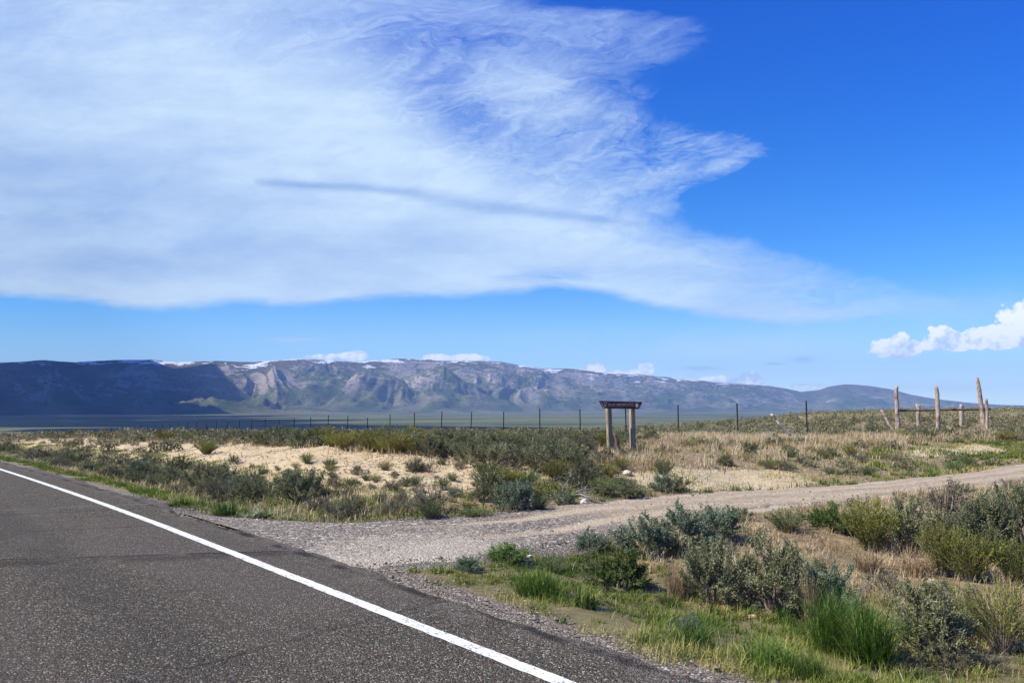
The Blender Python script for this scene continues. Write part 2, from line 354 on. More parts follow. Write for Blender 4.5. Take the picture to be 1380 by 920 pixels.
# ------------------------------------------------------------------ highway
def asphalt_material():
    m_, g, b, o = material('chip_seal_asphalt')
    p = P_obj(g); X, Y, Z = g.sep(p)
    s_ = X * DS[0] + Y * DS[1]; n_ = X * DN[0] + Y * DN[1]
    v1 = g.vor(p, 92.0, 'Color'); r_, g_, b_ = g.sep(v1)
    big = g.noise(g.xyz(s_ * 0.16, n_ * 0.9, 0.0), 1.0, 4, 0.6); med = g.noise(p, 3.0, 5, 0.6)
    c = g.mix(r_, (0.025, 0.024, 0.019), (0.118, 0.109, 0.085))
    c = g.mix(g.ss(g_, 0.84, 0.97), c, (0.40, 0.365, 0.29))
    c = g.mix(g.ss(b_, 0.86, 0.95), c, (0.15, 0.085, 0.06))
    c = g.mix(g.ss(r_, 0.22, 0.0) * 0.8, c, (0.012, 0.012, 0.013))
    c = g.mix(g.ss(big, 0.35, 0.65) * 0.35, c, (0.105, 0.092, 0.078))
    trk = ((n_ - 0.9).ab() - 0.75).ab() + (g.noise(g.xyz(s_ * 0.35, n_ * 1.5, 2.0), 1.0, 4, 0.6) - 0.5) * 0.5
    c = g.mix(g.ss(trk, 0.5, 0.1) * 0.28, c, (0.038, 0.035, 0.032))
    patch = g.ss(g.noise(g.xyz(s_ * 0.22, n_ * 0.55, 6.0), 1.0, 2, 0.4), 0.56, 0.60)
    c = g.mix(patch * 0.18, c, (0.15, 0.132, 0.112))
    gm = g.ss(n_ + (med - 0.5) * 1.3, 3.55, 4.1); c = g.mix(gm * g.ss(g_, 0.45, 0.6), c, (0.24, 0.21, 0.175))
    c = g.mix(g.ss(med, 0.5, 0.75) * 0.25, c, (0.045, 0.042, 0.042))
    wr = (g.noise(p, 1.4, 6, 0.65) - 0.5) * 0.30
    def crack(s0, slope, w, k, c, dark=(0.018, 0.017, 0.017)):
        d = (s_ - s0 + (n_ - 3.9) * slope + wr).ab()
        gate = g.ss(g.noise(p, 2.2, 3, 0.6), 0.34, 0.52)
        return g.mix(g.ss(d, w, w * 0.2) * k * gate, c, dark)
    c = crack(8.5, 0.55, 0.05, 0.85, c); c = crack(8.35, 0.50, 0.30, 0.45, c); c = crack(5.6, -0.2, 0.035, 0.6, c); c = crack(11.2, 0.4, 0.04, 0.6, c)
    c = crack(13.6, 0.28, 0.05, 0.7, c); c = crack(14.3, 0.3, 0.06, 0.45, c, (0.25, 0.24, 0.22)); c = crack(21.0, 0.3, 0.08, 0.5, c)
    # tar seam and ravelling along the edge of the pavement
    e = (n_ - 3.82 + wr * 0.5).ab()
    c = g.mix(g.ss(e, 0.09, 0.01) * g.ss(g.noise(p, 1.7, 4, 0.6), 0.42, 0.58) * 0.8, c, (0.014, 0.013, 0.013))
    g.put(b.inputs['Base Color'], c); b.inputs['Roughness'].default_value = 0.9; b.inputs['Specular IOR Level'].default_value = 0.12
    bump(g, b, g.vor(p, 92.0) * -1.0 + g.noise(p, 24.0, 2) * 0.5, 1.0, 0.014)
    return m_
def strip(s0, s1, ds, ncols, dz):
    ss_ = np.arange(s0, s1 + ds, ds); S, N = np.meshgrid(ss_, np.asarray(ncols), indexing='ij')
    return S, N
def sheet_mesh(name, S, N, Z, mat, attrs=None):
    X_, Y_ = xy(S, N); v_ = np.stack([X_, Y_, Z], -1).reshape(-1, 3)
    f = grid_faces(S.shape[0], S.shape[1])[:, ::-1]
    return np_mesh(name, v_, [f], attrs, [mat], smooth=True)
sv = np.concatenate([np.arange(-40, 60, 0.06), np.arange(60, 260, 1.0)])
nv = np.array([-4.3, -4.1, -3, -2, -1, 0, 1, 2, 3, 3.5, 3.8, 3.95, 4.0])
S, N = np.meshgrid(sv, nv, indexing='ij'); N = N.copy()
jag = fbm(sv / 1.6, sv * 0, 4, 55) * 0.22 + fbm(sv / 0.15, sv * 0, 2, 56) * 0.06
jag = jag - 0.16 * sst(sv, 9, 11) * (1 - sst(sv, 12, 15))
N[:, -2] += jag; N[:, -1] += jag + 0.03; N[:, -3] = np.minimum(3.8, N[:, -2] - 0.05)
def zpave(s): 
    x0, y0 = xy(s, s * 0); return H(x0, y0, False) + 0.045
Z = np.repeat(zpave(sv)[:, None], S.shape[1], 1); Z[:, -1] -= 0.05; Z[:, 0] -= 0.08
ASPH = asphalt_material()
link('highway', sheet_mesh('highway', S, N, Z, ASPH), kind='structure')
def paint_material(col, wear):
    m_, g, b, o = material('road_paint'); p = P_obj(g)
    k = g.ss(g.noise(p, 55.0, 4, 0.7) + (g.noise(p, 5.0, 4) - 0.5) * 0.3, wear, wear + 0.07)
    c = g.mix(g.noise(p, 9.0, 3), tuple(0.85 * t for t in col), col)
    g.put(b.inputs['Base Color'], g.mix(k, c, (0.10, 0.093, 0.088))); b.inputs['Roughness'].default_value = 0.6
    bump(g, b, g.vor(p, 85.0) * -1.0, 0.5, 0.006)
    return m_
def road_line(name, n0, n1, mat):
    sv2 = np.concatenate([np.arange(-30, 40, 0.05), np.arange(40, 250, 1.0)])
    S, N = np.meshgrid(sv2, np.array([n0, (n0 + n1) / 2, n1]), indexing='ij'); N = N.copy()
    N[:, 0] += fbm(sv2 / 0.12, sv2 * 0, 3, 70) * 0.009; N[:, -1] += fbm(sv2 / 0.12, sv2 * 0, 3, 71) * 0.009
    Z = np.repeat(zpave(sv2)[:, None], 3, 1) + 0.004
    # follow the straight pieces of the pavement beneath
    link(name, sheet_mesh(name, S, N, Z, mat), kind='structure')
road_line('edge_line', 3.19, 3.305, paint_material((0.72, 0.72, 0.69), 0.56))
yel = paint_material((0.70, 0.42, 0.05), 0.62)
road_line('centre_line', -0.17, -0.07, yel)

# ------------------------------------------------------------------ dirt side road with its gravel mouth
def track_material():
    m_, g, b, o = material('dirt_and_gravel_track'); p = P_obj(g)
    X, Y, Z = g.sep(p); n_ = X * DN[0] + Y * DN[1]; s_ = X * DS[0] + Y * DS[1]
    n2 = g.noise(p, 5.0, 5, 0.6); n3 = g.noise(p, 1.1, 4, 0.6)
    v1 = g.vor(p, 48.0, 'Color'); r_, g_, b_ = g.sep(v1)
    v2 = g.vor(p, 21.0, 'Color'); r2, g2, b2 = g.sep(v2)
    gr = g.mix(r_, (0.07, 0.060, 0.049), (0.245, 0.212, 0.172)); gr = g.mix(g.ss(g_, 0.84, 0.95), gr, (0.50, 0.45, 0.38))
    gr = g.mix(g.ss(g2, 0.88, 0.93) * 0.8, gr, (0.50, 0.45, 0.38)); gr = g.mix(g.ss(b_, 0.8, 0.95) * 0.8, gr, (0.07, 0.06, 0.055))
    pale = g.ss(s_ + (n3 - 0.5) * 3.0, 9.2, 7.6) * g.ss(n_, 6.8, 5.2)
    gr = g.mix(pale * 0.5, gr, (0.52, 0.46, 0.36))
    di = g.mix(n2, (0.29, 0.228, 0.150), (0.43, 0.35, 0.245)); di = g.mix(g.ss(g2, 0.9, 0.95) * 0.5, di, (0.60, 0.55, 0.46)); di = g.mix(g.ss(r_, 0.2, 0.0) * 0.35, di, (0.17, 0.14, 0.11))
    # wheel ruts run with the track
    mid = g.attr('across'); rut = g.ss((mid.ab() - 0.42).ab() + (n3 - 0.5) * 0.25, 0.22, 0.05)
    di = g.mix(rut * 0.6, di, (0.47, 0.385, 0.275)); di = g.mix(g.ss(mid.ab(), 0.16, 0.04) * g.ss(n3, 0.4, 0.6) * 0.5, di, (0.22, 0.18, 0.11))
    k = g.ss(n_ + (n3 - 0.5) * 3.5 + rut * 2.0, 7.0, 9.6)
    c = g.mix(k, gr, di)
    g.put(b.inputs['Base Color'], c); b.inputs['Roughness'].default_value = 0.92
    bump(g, b, g.vor(p, 48.0) * -1.0 + g.vor(p, 21.0) * -0.8 + n2 * 0.5, 0.8, 0.018)
    return m_
nn = np.arange(3.93, 60, 0.08); kk = np.linspace(0, 1, 25)
r_ = np.interp(nn, _tn, _tr); l_ = np.interp(nn, _tn, _tl)
r_ = r_ + fbm(nn / 1.2, nn * 0, 5, 81) * 0.45; l_ = l_ + fbm(nn / 1.4, nn * 0, 5, 82) * 0.32
N = np.repeat(nn[:, None], 25, 1); S = r_[:, None] + (l_ - r_)[:, None] * kk[None]
X_, Y_ = xy(S, N); ac = np.repeat((kk * 2 - 1)[None], len(nn), 0)
Z = H(X_, Y_) + 0.022 + fbm(X_ / .5, Y_ / .5, 3, 90) * 0.012 - 0.02 * np.exp(-((np.abs(ac) - .42) / .12) ** 2) * sst(N, 8, 11) + 0.012
Z[:, 0] -= 0.05; Z[:, -1] -= 0.05
Z = Z * 1.0
link('dirt_road', np_mesh('dirt_road', np.stack([X_, Y_, Z], -1).reshape(-1, 3), [grid_faces(len(nn), 25)], {'across': ac.ravel()}, [track_material()], smooth=True), kind='structure')

# ------------------------------------------------------------------ mountains
RIDGE = [(-300, 490), (-100, 489), (0, 488), (60, 485), (100, 488), (150, 485), (200, 484), (240, 488), (290, 486), (340, 488), (400, 483), (450, 486), (480, 488), (520, 484), (545, 483), (600, 485), (640, 486), (675, 487), (700, 492), (730, 496), (760, 496), (800, 500), (850, 503), (900, 508), (950, 513), (1000, 517), (1040, 520), (1062, 524), (1080, 528), (1105, 525), (1120, 520), (1140, 517.5), (1160, 518.5), (1180, 521), (1200, 524), (1230, 532), (1260, 537), (1300, 542), (1340, 545), (1380, 546), (1500, 547), (1700, 547)]
aR = np.array([math.atan(ray(p, 548)[0]) for p, _ in RIDGE]); vR = np.array([ray(p, q)[1] for p, q in RIDGE])
ma = np.radians(np.arange(-47, 45, 0.055)); mt = np.linspace(0, 1.35, 300)
pa = np.array([math.atan(ray(p, 548)[0]) for p in (-300, 0, 300, 600, 800, 1000, 1100, 1150, 1300, 1700)])
foot = np.interp(ma, pa, [6800, 7200, 8000, 9200, 10500, 12500, 14000, 14500, 15000, 15000])
ridge = np.interp(ma, pa, [10600, 10800, 11400, 12600, 13600, 15300, 16800, 17200, 17600, 17600])
T_, A_ = np.meshgrid(mt, ma, indexing='ij')
Rm = foot[None] + (ridge - foot)[None] * T_
MX, MY = Rm * np.sin(A_), Rm * np.cos(A_)
hr = (CAMZ + np.interp(ma, aR, vR) * ridge * np.cos(ma))[None]
base = -80.0
arc = A_ * 11000
wx = fbm(arc / 2600, T_ * 3.0, 3, 101) * 0.26
arcw = arc + fbm(arc / 1800, T_ * 2.6, 3, 103) * 1500
ph = T_ + wx * np.clip(T_ * 2, 0, 1) * (1 - sst(T_, .82, .99))
prof = np.interp(ph, [-.2, 0, .12, .25, .42, .55, .68, .76, .84, .93, 1.0, 1.4], [0, 0, .03, .09, .23, .35, .48, .60, .74, .90, 1.0, .93])
cl = sst(fbm(arc / 2300, T_ * .7 + 8, 3, 107), -.05, .35)
prof = prof + cl * (np.interp(ph, [0, .60, .66, .70, .86, 1], [0, 0, .01, .07, .05, 0]))
bulge = sst(fbm(arc / 1500 + 4, T_ * 3.0, 4, 111), .0, .5) * np.exp(-((T_ - .42) / .20) ** 2) * .46 + sst(fbm(arc / 900 + 14, T_ * 4.0, 4, 113), .05, .5) * np.exp(-((T_ - .22) / .10) ** 2) * .18
gul = fbm(arcw / 1500, T_ * 1.5 + 3, 5, 121, ridge=True)
gul2 = fbm(arcw / 520 + T_ * 1.5, T_ * 4.2, 4, 131, ridge=True)
rockn = fbm(MX / 240, MY / 240, 4, 141)
amp = sst(T_, .08, .40) * (1 - .96 * sst(T_, .50, .96))
hh = base + (hr - base) * (prof + bulge * (T_ < 1)) + (hr - base) * amp * (gul * .46 - .12 + gul2 * .10 + rockn * .03)
lim = base + (hr - base) * 1.0
Yc = Rm * np.cos(A_)
vmax = np.interp(ma, aR, vR)[None] * Yc + CAMZ + fbm(arc / 400, T_ * 3, 3, 151) * 6 * 1.0
hh = np.where(T_ <= 1.0, np.minimum(hh, vmax - 14 * (1 - sst(T_, .9, 1))), hh)
hh[T_ > 1] = (hr * np.ones_like(T_))[T_ > 1] - 90 * (T_[T_ > 1] - 1) / .35
hh = hh + (fbm(arc / 160, T_ * 9, 3, 161) * 7) * sst(T_, .1, .3)
hh[-1] = base - 30; hh[0] = base - 10
def mountain_material():
    m_, g, b, o = material('mountain_slopes'); p = P_obj(g)
    X, Y, Z = g.sep(p)
    nrm = g.node('ShaderNodeNewGeometry'); nz = g.sep(E(g, nrm.outputs['Normal']))[2]
    rel, up = g.attr('rel'), g.attr('gully')
    n1 = g.noise(p, 0.0016, 8, 0.62); n2 = g.noise(p, 0.007, 8, 0.72); n3 = g.noise(g.xyz(X, Y, Z * 3.0), 0.012, 8, 0.75)
    c = g.mix(g.ss(n1, 0.38, 0.62), (0.085, 0.115, 0.05), (0.19, 0.185, 0.105))
    c = g.mix(g.ss(rel, 0.62, 0.95) * 0.75, c, g.mix(n2, (0.085, 0.065, 0.05), (0.17, 0.125, 0.095)))
    c = g.mix(g.ss(n2, 0.52, 0.62) * 0.85, c, (0.035, 0.05, 0.028))
    rock = g.mix(n3, (0.24, 0.20, 0.17), (0.56, 0.48, 0.41))
    steep = g.ss(nz + (n3 - 0.5) * 0.45, 0.90, 0.74)
    rk = g.ss(n3 * 0.60 + n1 * 0.40 + steep * 0.10 + up * 0.07, 0.595, 0.635) * g.ss(rel + (n1 - 0.5) * 1.2, 0.20, 0.55)
    c = g.mix(rk * 0.9, c, rock)
    c = g.mix(g.ss(rel, 0.16, 0.04), c, g.mix(g.ss(n1, 0.4, 0.6), (0.075, 0.10, 0.05), (0.18, 0.17, 0.10)))
    sn_ = g.ss(g.noise(g.xyz(X * 0.0022, Y * 0.0022, Z * 0.012), 1.0, 6, 0.65) + g.ss(rel, 0.74, 0.97) * 0.15 + (n3 - 0.5) * 0.10, 0.668, 0.680) * g.ss(rel, 0.64, 0.76) * g.ss(X, 5200.0, 2600.0)
    c = g.mix(sn_, c, (0.86, 0.88, 0.92))
    g.put(b.inputs['Base Color'], c); b.inputs['Roughness'].default_value = 0.95; b.inputs['Specular IOR Level'].default_value = 0.0
    bump(g, b, n3 + n2, 0.8, 60.0)
    return m_
rel = (hh - base) / (hr - base)
me = np_mesh('mountains', np.stack([MX, MY, hh], -1).reshape(-1, 3), [grid_faces(len(mt), len(ma))[:, ::-1]], {'rel': rel.ravel(), 'gully': gul.ravel()}, [mountain_material()], smooth=True)
link('mountains', me, kind='structure')

# ------------------------------------------------------------------ unseen cloud bank left of the view, placed so its shade lies on the range and the valley
def cloud_material():
    m_, g, b, o = material('cloud_white'); b.inputs['Base Color'].default_value = (0.85, 0.86, 0.88, 1); b.inputs['Roughness'].default_value = 1.0
    b.inputs['Specular IOR Level'].default_value = 0.0
    return m_
CLM = cloud_material()
def cloud(name, blobs, label):
    vs_, fs_ = [], []; o_ = 0
    th = np.linspace(0, math.pi, 22); ph_ = np.linspace(0, 2 * math.pi, 41)[:-1]
    for k, (cx, cy, cz, rx, ry, rz) in enumerate(blobs):
        T, P2 = np.meshgrid(th, ph_, indexing='ij')
        d = np.stack([np.sin(T) * np.cos(P2), np.sin(T) * np.sin(P2), np.cos(T)], -1)
        q = 1 + 0.22 * fbm(d[..., 0] * 3 + 9 * k, d[..., 1] * 3 + d[..., 2] * 2, 4, 200 + k)
        zz = d[..., 2] * q * rz; zz = np.where(zz < 0, zz * 0.35, zz)
        v_ = np.stack([cx + d[..., 0] * q * rx, cy + d[..., 1] * q * ry, cz + zz], -1).reshape(-1, 3)
        fs_.append(grid_faces(22, 40, wrap=True) + o_); vs_.append(v_); o_ += len(v_)
    return link(name, np_mesh(name, np.concatenate(vs_), fs_, None, [CLM], smooth=True), label=label, category='cloud')
def shade_at(tx, ty, tz=150, alt=3000):
    k = (alt - tz) / math.tan(SUN_EL); return tx + math.sin(SUN_AZ) * k, ty + math.cos(SUN_AZ) * k
bl = []
rc = random.Random(5)
for tx, ty, rx, ry in [(-7800, 9600, 1800, 1500), (-6000, 9700, 1600, 1500), (-4700, 9000, 1300, 1300), (-7200, 7400, 1900, 1500), (-5200, 7300, 1500, 1300), (-3900, 7300, 900, 900),
                       (-3300, 5300, 1500, 900), (-5200, 5300, 1600, 1200), (-2200, 4200, 900, 420), (-3600, 3600, 1500, 700), (-2300, 2700, 1300, 430), (-1050, 2050, 520, 170), (-1500, 3300, 500, 330), (-2600, 3900, 1100, 420), (-1250, 2300, 520, 300), (-900, 1650, 420, 230), (-2000, 6000, 420, 240)]:
    cx, cy = shade_at(tx, ty); bl.append((cx, cy, 3000 + rc.uniform(-60, 120), rx, ry, rc.uniform(350, 600)))
cl_ob = cloud('cloud', bl, 'broad white cloud bank out of view at left, placed to shade the range and valley')

# ------------------------------------------------------------------ haze
hz = bpy.data.materials.new('haze_air'); hz.use_nodes = True; hz.node_tree.nodes.clear()
gh = G(hz.node_tree); pv = gh.node('ShaderNodeVolumePrincipled'); oo = gh.node('ShaderNodeOutputMaterial')
pv.inputs['Color'].default_value = (0.34, 0.56, 1.0, 1); pv.inputs['Density'].default_value = 4.2e-5; pv.inputs['Anisotropy'].default_value = 0.0
hz.node_tree.links.new(pv.outputs[0], oo.inputs['Volume'])
E2 = 20600.0; zlo, zhi = -112.0, 1150.0
bv = [(x_, y_, z_) for z_ in (zlo, zhi) for y_ in (-E2, E2) for x_ in (-E2, E2)]
bf = [(0, 2, 3, 1), (4, 5, 7, 6), (0, 1, 5, 4), (2, 6, 7, 3), (0, 4, 6, 2), (1, 3, 7, 5)]
hm = bpy.data.meshes.new('haze'); hm.from_pydata(bv, [], bf); hm.materials.append(hz)
link('haze', hm, kind='stuff')

# ------------------------------------------------------------------ plant materials
def leaf_material(name, a, b_, c_, rough=0.7, trans=0.16, var=0.35):
    """a = dark leaf colour, b_ = main, c_ = dry or yellow leaf; per-leaf tint and per-plant variation"""
    m_, g, b, o = material(name)
    t = g.attr('tint'); rnd = E(g, g.node('ShaderNodeObjectInfo').outputs['Random'])
    c = g.mix(g.ss(t, 0.0, 0.6), a, b_); c = g.mix(g.ss(t, 0.72, 1.0) * (0.35 + rnd * 0.65), c, c_)
    hsv = g.node('ShaderNodeHueSaturation'); g.put(hsv.inputs['Color'], c)
    g.put(hsv.inputs['Value'], rnd * var * 1.6 + (1.0 - var * 0.8)); g.put(hsv.inputs['Hue'], (rnd * 7.3).ab() * 0.0 + (g.m('FRACT', rnd * 7.31) - 0.5) * 0.035 + 0.5)
    b.inputs['Roughness'].default_value = rough; b.inputs['Specular IOR Level'].default_value = 0.25
    g.t.links.new(hsv.outputs[0], b.inputs['Base Color'])
    tr = g.node('ShaderNodeBsdfTranslucent'); g.t.links.new(hsv.outputs[0], tr.inputs['Color'])
    mx = g.node('ShaderNodeMixShader'); mx.inputs[0].default_value = trans
    g.t.links.new(b.outputs[0], mx.inputs[1]); g.t.links.new(tr.outputs[0], mx.inputs[2]); g.t.links.new(mx.outputs[0], o.inputs[0])
    return m_
M_SAGE = leaf_material('sage_leaves', (0.085, 0.098, 0.040), (0.185, 0.198, 0.095), (0.35, 0.335, 0.185))
M_BLUE = leaf_material('blue_grey_leaves', (0.085, 0.125, 0.066), (0.185, 0.235, 0.140), (0.32, 0.36, 0.23), var=0.2)
M_GREEN = leaf_material('green_leaves', (0.05, 0.095, 0.018), (0.11, 0.18, 0.036), (0.22, 0.26, 0.07))
M_OLIVE = leaf_material('yellow_green_leaves', (0.085, 0.10, 0.014), (0.20, 0.21, 0.030), (0.40, 0.35, 0.08))
M_GREY = leaf_material('dull_grey_leaves', (0.105, 0.10, 0.06), (0.19, 0.18, 0.105), (0.32, 0.28, 0.17))
M_TALL = leaf_material('tall_grass_blades', (0.035, 0.085, 0.012), (0.08, 0.165, 0.022), (0.30, 0.32, 0.09), trans=0.28)
def wood_material(name, c1, c2, sc=18.0):
    m_, g, b, o = material(name); p = P_obj(g)
    g.put(b.inputs['Base Color'], g.mix(g.ss(g.noise(p, sc, 4, 0.6), 0.38, 0.62), c1, c2)); bump(g, b, g.noise(p, sc * 3, 3), 0.6, 0.004)
    return m_
M_STEM = wood_material('grey_twigs', (0.10, 0.08, 0.06), (0.27, 0.23, 0.18))
M_PALE = wood_material('dry_pale_twigs', (0.22, 0.18, 0.13), (0.36, 0.31, 0.24))

# ------------------------------------------------------------------ plant geometry
def rhombs(P, D, L, W, rng, tint):
    n = len(P); D = D / (np.linalg.norm(D, axis=1, keepdims=True) + 1e-9)
    R_ = rng.normal(size=(n, 3)); S_ = np.cross(D, R_); S_ /= (np.linalg.norm(S_, axis=1, keepdims=True) + 1e-9)
    L = np.broadcast_to(L, n)[:, None]; W = np.broadcast_to(W, n)[:, None]
    mid = P + D * L * 0.55
    v_ = np.stack([P, mid + S_ * W * 0.5, P + D * L, mid - S_ * W * 0.5], 1).reshape(-1, 3)
    return v_, np.arange(n * 4).reshape(n, 4), np.repeat(tint, 4)
def tubes(paths, radii, sides=5):
    vs_, fs_ = [], []; o_ = 0
    for P, rr in zip(paths, radii):
        P = np.asarray(P); k = len(P); T = np.gradient(P, axis=0); T /= np.linalg.norm(T, axis=1, keepdims=True) + 1e-9
        ref = np.array([0.3, 0.9, 0.1]); a = np.cross(T, ref); a /= np.linalg.norm(a, axis=1, keepdims=True) + 1e-9; b = np.cross(T, a)
        th = np.arange(sides) / sides * 2 * math.pi
        ring = P[:, None] + (a[:, None] * np.cos(th)[None, :, None] + b[:, None] * np.sin(th)[None, :, None]) * np.asarray(rr)[:, None, None]
        vs_.append(ring.reshape(-1, 3)); fs_.append(grid_faces(k, sides, wrap=True) + o_); o_ += k * sides
    return np.concatenate(vs_), np.concatenate(fs_)
def unit(v): return v / (np.linalg.norm(v) + 1e-9)

def sage_geo(seed, leaves=7000, dome=0.95, spread=1.0, wood=1.0, lean=(0, 0), leafL=0.034, leafW=0.011, gap=0.35, up=0.5):
    """about 1 m wide and 0.8 m tall; returns leaf geometry and stem geometry"""
    r = np.random.default_rng(seed); paths, rad = [], []; tips = []
    nm = r.integers(7, 11)
    for i in range(nm):
        az = 2 * math.pi * (i + r.uniform(-.35, .35)) / nm; el = math.radians(r.uniform(14, 78)); ln = r.uniform(.55, 1.0)
        end = np.array([math.cos(az) * math.cos(el) * 0.5 * spread, math.sin(az) * math.cos(el) * 0.5 * spread, 0.12 + math.sin(el) * 0.62 * dome]) * ln + np.array([lean[0], lean[1], 0])
        st = np.array([math.cos(az), math.sin(az), 0]) * .04; mid = st * .6 + end * .45 + r.normal(size=3) * .05; mid[2] = abs(mid[2]) * .8 + .03
        P = np.array([st + [0, 0, -.05], (st + mid) / 2 + r.normal(size=3) * .015, mid, (mid + end) / 2 + r.normal(size=3) * .02, end])
        paths.append(P); rad.append(np.array([.022, .018, .013, .009, .004]) * wood)
        for j in range(r.integers(5, 8)):
            t = r.uniform(.35, 1.0); k = min(3, int(t * 4)); b0 = P[k] + (P[k + 1] - P[k]) * (t * 4 - k)
            d = unit(unit(b0 - [0, 0, .1]) * .6 + r.normal(size=3) * .5 + [0, 0, up]); l2 = r.uniform(.09, .22)
            e = b0 + d * l2; e[2] = max(e[2], .05)
            paths.append(np.array([b0, (b0 + e) / 2 + r.normal(size=3) * .01, e])); rad.append(np.array([.006, .004, .002]) * wood)
            tips.append((b0 + (e - b0) * .5, d)); tips.append((e, unit(d + [0, 0, .3])))
            for q in range(2):
                d2 = unit(d + r.normal(size=3) * .5 + [0, 0, .25]); e2 = b0 + (e - b0) * r.uniform(.4, .9) + d2 * r.uniform(.05, .11)
                tips.append((e2, d2))
    for q in range(int(nm * 9)):                 # shoots that fill a lumpy dome
        d = r.normal(size=3); d[2] = abs(d[2]) * .9 + .02; d = unit(d); az = math.atan2(d[1], d[0])
        lump = 1 + .13 * math.sin(az * 3 + seed) + .10 * math.sin(az * 5 + d[2] * 4 + seed * 2) + r.uniform(-.12, .10)
        e = d * np.array([.46 * spread, .46 * spread, .62 * dome]) * lump * r.uniform(.80, 1.0) + np.array([lean[0], lean[1], .10])
        b0 = e * .72 + np.array([0, 0, -.02]) + r.normal(size=3) * .02
        paths.append(np.array([b0, (b0 + e) / 2 + r.normal(size=3) * .01, e])); rad.append(np.array([.005, .004, .002]) * wood)
        if r.random() > gap * .75: tips.append((e, unit(d + np.array([0, 0, .5]) + r.normal(size=3) * .25))); tips.append(((b0 + e) / 2, d))
    for q in range(14):
        d = r.normal(size=3); d[2] = abs(d[2]) * .7 + .1; d = unit(d); e = d * np.array([.56 * spread, .56 * spread, .80 * dome]) * r.uniform(.85, 1.08)
        b0 = e * .5; paths.append(np.array([b0, (b0 + e) / 2 + r.normal(size=3) * .03, e])); rad.append(np.array([.006, .004, .0015]))
        for _ in range(3):
            s0 = b0 + (e - b0) * r.uniform(.4, .95); s1 = s0 + unit(d + r.normal(size=3) * .6) * .09; paths.append(np.array([s0, (s0 + s1) / 2, s1])); rad.append(np.array([.003, .002, .001]))
    keep = [t for t in tips if r.random() > gap * .3]
    per = max(6, leaves // len(keep)); Ps, Ds, Ls, Ts = [], [], [], []
    for (e, d) in keep:
        m = int(per * r.uniform(.6, 1.5)); sl = r.uniform(.05, .12)
        t = r.random(m); base = e[None] + d[None] * (t[:, None] - .45) * sl * 1.7 + r.normal(size=(m, 3)) * .014
        D = d[None] * .9 + r.normal(size=(m, 3)) * .55
        Ps.append(base); Ds.append(D); Ls.append(leafL * r.uniform(.6, 1.25, m)); Ts.append(np.clip(r.uniform(.15, .9) + r.normal(size=m) * .18, 0, 1))
    P = np.concatenate(Ps); P[:, 2] = np.maximum(P[:, 2], .0)
    return rhombs(P, np.concatenate(Ds), np.concatenate(Ls), leafW, r, np.concatenate(Ts)), tubes(paths, rad, 5)

def broom_geo(seed, stems=170, height=.8, spread=.5, leafy=.6, leafL=.045, leafW=.010, per=52, bare=.18):
    """rabbitbrush: a broom of upright stems with narrow leaves"""
    r = np.random.default_rng(seed); paths, rad, Ps, Ds, Ls, Ts = [], [], [], [], [], []
    for i in range(stems):
        az = r.uniform(0, 2 * math.pi); k = math.sqrt(r.random()); h = height * r.uniform(.65, 1.0) * (1 - .32 * k * k)
        end = np.array([math.cos(az) * k * spread, math.sin(az) * k * spread, h]); st = np.array([math.cos(az) * k * .08, math.sin(az) * k * .08, -.02])
        mid = st + (end - st) * [.35, .35, .5] + r.normal(size=3) * .02
        P = np.array([st, mid, end]); paths.append(P); rad.append(np.array([.005, .0035, .0015]))
        m = per; t = bare + (1 - bare) * r.random(m) ** .8
        base = np.where((t < .5)[:, None], st + (mid - st) * (t * 2)[:, None], mid + (end - mid) * (t * 2 - 1)[:, None]) + r.normal(size=(m, 3)) * .006
        d = unit(end - mid); Ps.append(base); Ds.append(d[None] + r.normal(size=(m, 3)) * .38); Ls.append(leafL * r.uniform(.6, 1.3, m)); Ts.append(np.clip(r.uniform(.1, .95) + r.normal(size=m) * .12, 0, 1))
    return rhombs(np.concatenate(Ps), np.concatenate(Ds), np.concatenate(Ls), leafW, r, np.concatenate(Ts)), tubes(paths, rad, 3)

def blade_geo(P, h, w, lean, r, tint, bend=.5):
    """grass blades: P (n,3) roots"""
    n = len(P); az = r.uniform(0, 2 * math.pi, n); az2 = az + math.pi / 2 + r.normal(size=n) * .4
    h = np.broadcast_to(h, n); w = np.broadcast_to(w, n); lean = np.broadcast_to(lean, n)
    S_ = np.stack([np.cos(az2), np.sin(az2), 0 * az], 1) * w[:, None] * .5
    d1 = np.stack([np.cos(az) * lean, np.sin(az) * lean, np.ones(n)], 1); d1 /= np.linalg.norm(d1, axis=1, keepdims=True)
    d2 = np.stack([np.cos(az) * (lean + bend * lean + .15), np.sin(az) * (lean + bend * lean + .15), np.full(n, .75)], 1); d2 /= np.linalg.norm(d2, axis=1, keepdims=True)
    M = P + d1 * h[:, None] * .55; T = M + d2 * h[:, None] * .45
    v_ = np.stack([P - S_, P + S_, M + S_ * .75, M - S_ * .75, T], 1).reshape(-1, 3)
    b0 = np.arange(n)[:, None] * 5
    return v_, np.concatenate([b0, b0 + 1, b0 + 2, b0 + 3], 1), np.concatenate([b0 + 3, b0 + 2, b0 + 4], 1), np.repeat(tint, 5)
def tuft_geo(seed, n=260, h=.5, w=.009, spread=.10, lean=.45, fat=.0):
    r = np.random.default_rng(seed); k = np.sqrt(r.random(n)); a = r.uniform(0, 2 * math.pi, n)
    P = np.stack([np.cos(a) * k * spread, np.sin(a) * k * spread, np.full(n, -.02)], 1)
    v_, q, t_, ti = blade_geo(P, h * r.uniform(.35, 1.0, n), w, np.abs(r.normal(size=n)) * lean, r, np.clip(r.normal(size=n) * .30 + .5, 0, 1), 1.2)
    return v_, q, t_, ti
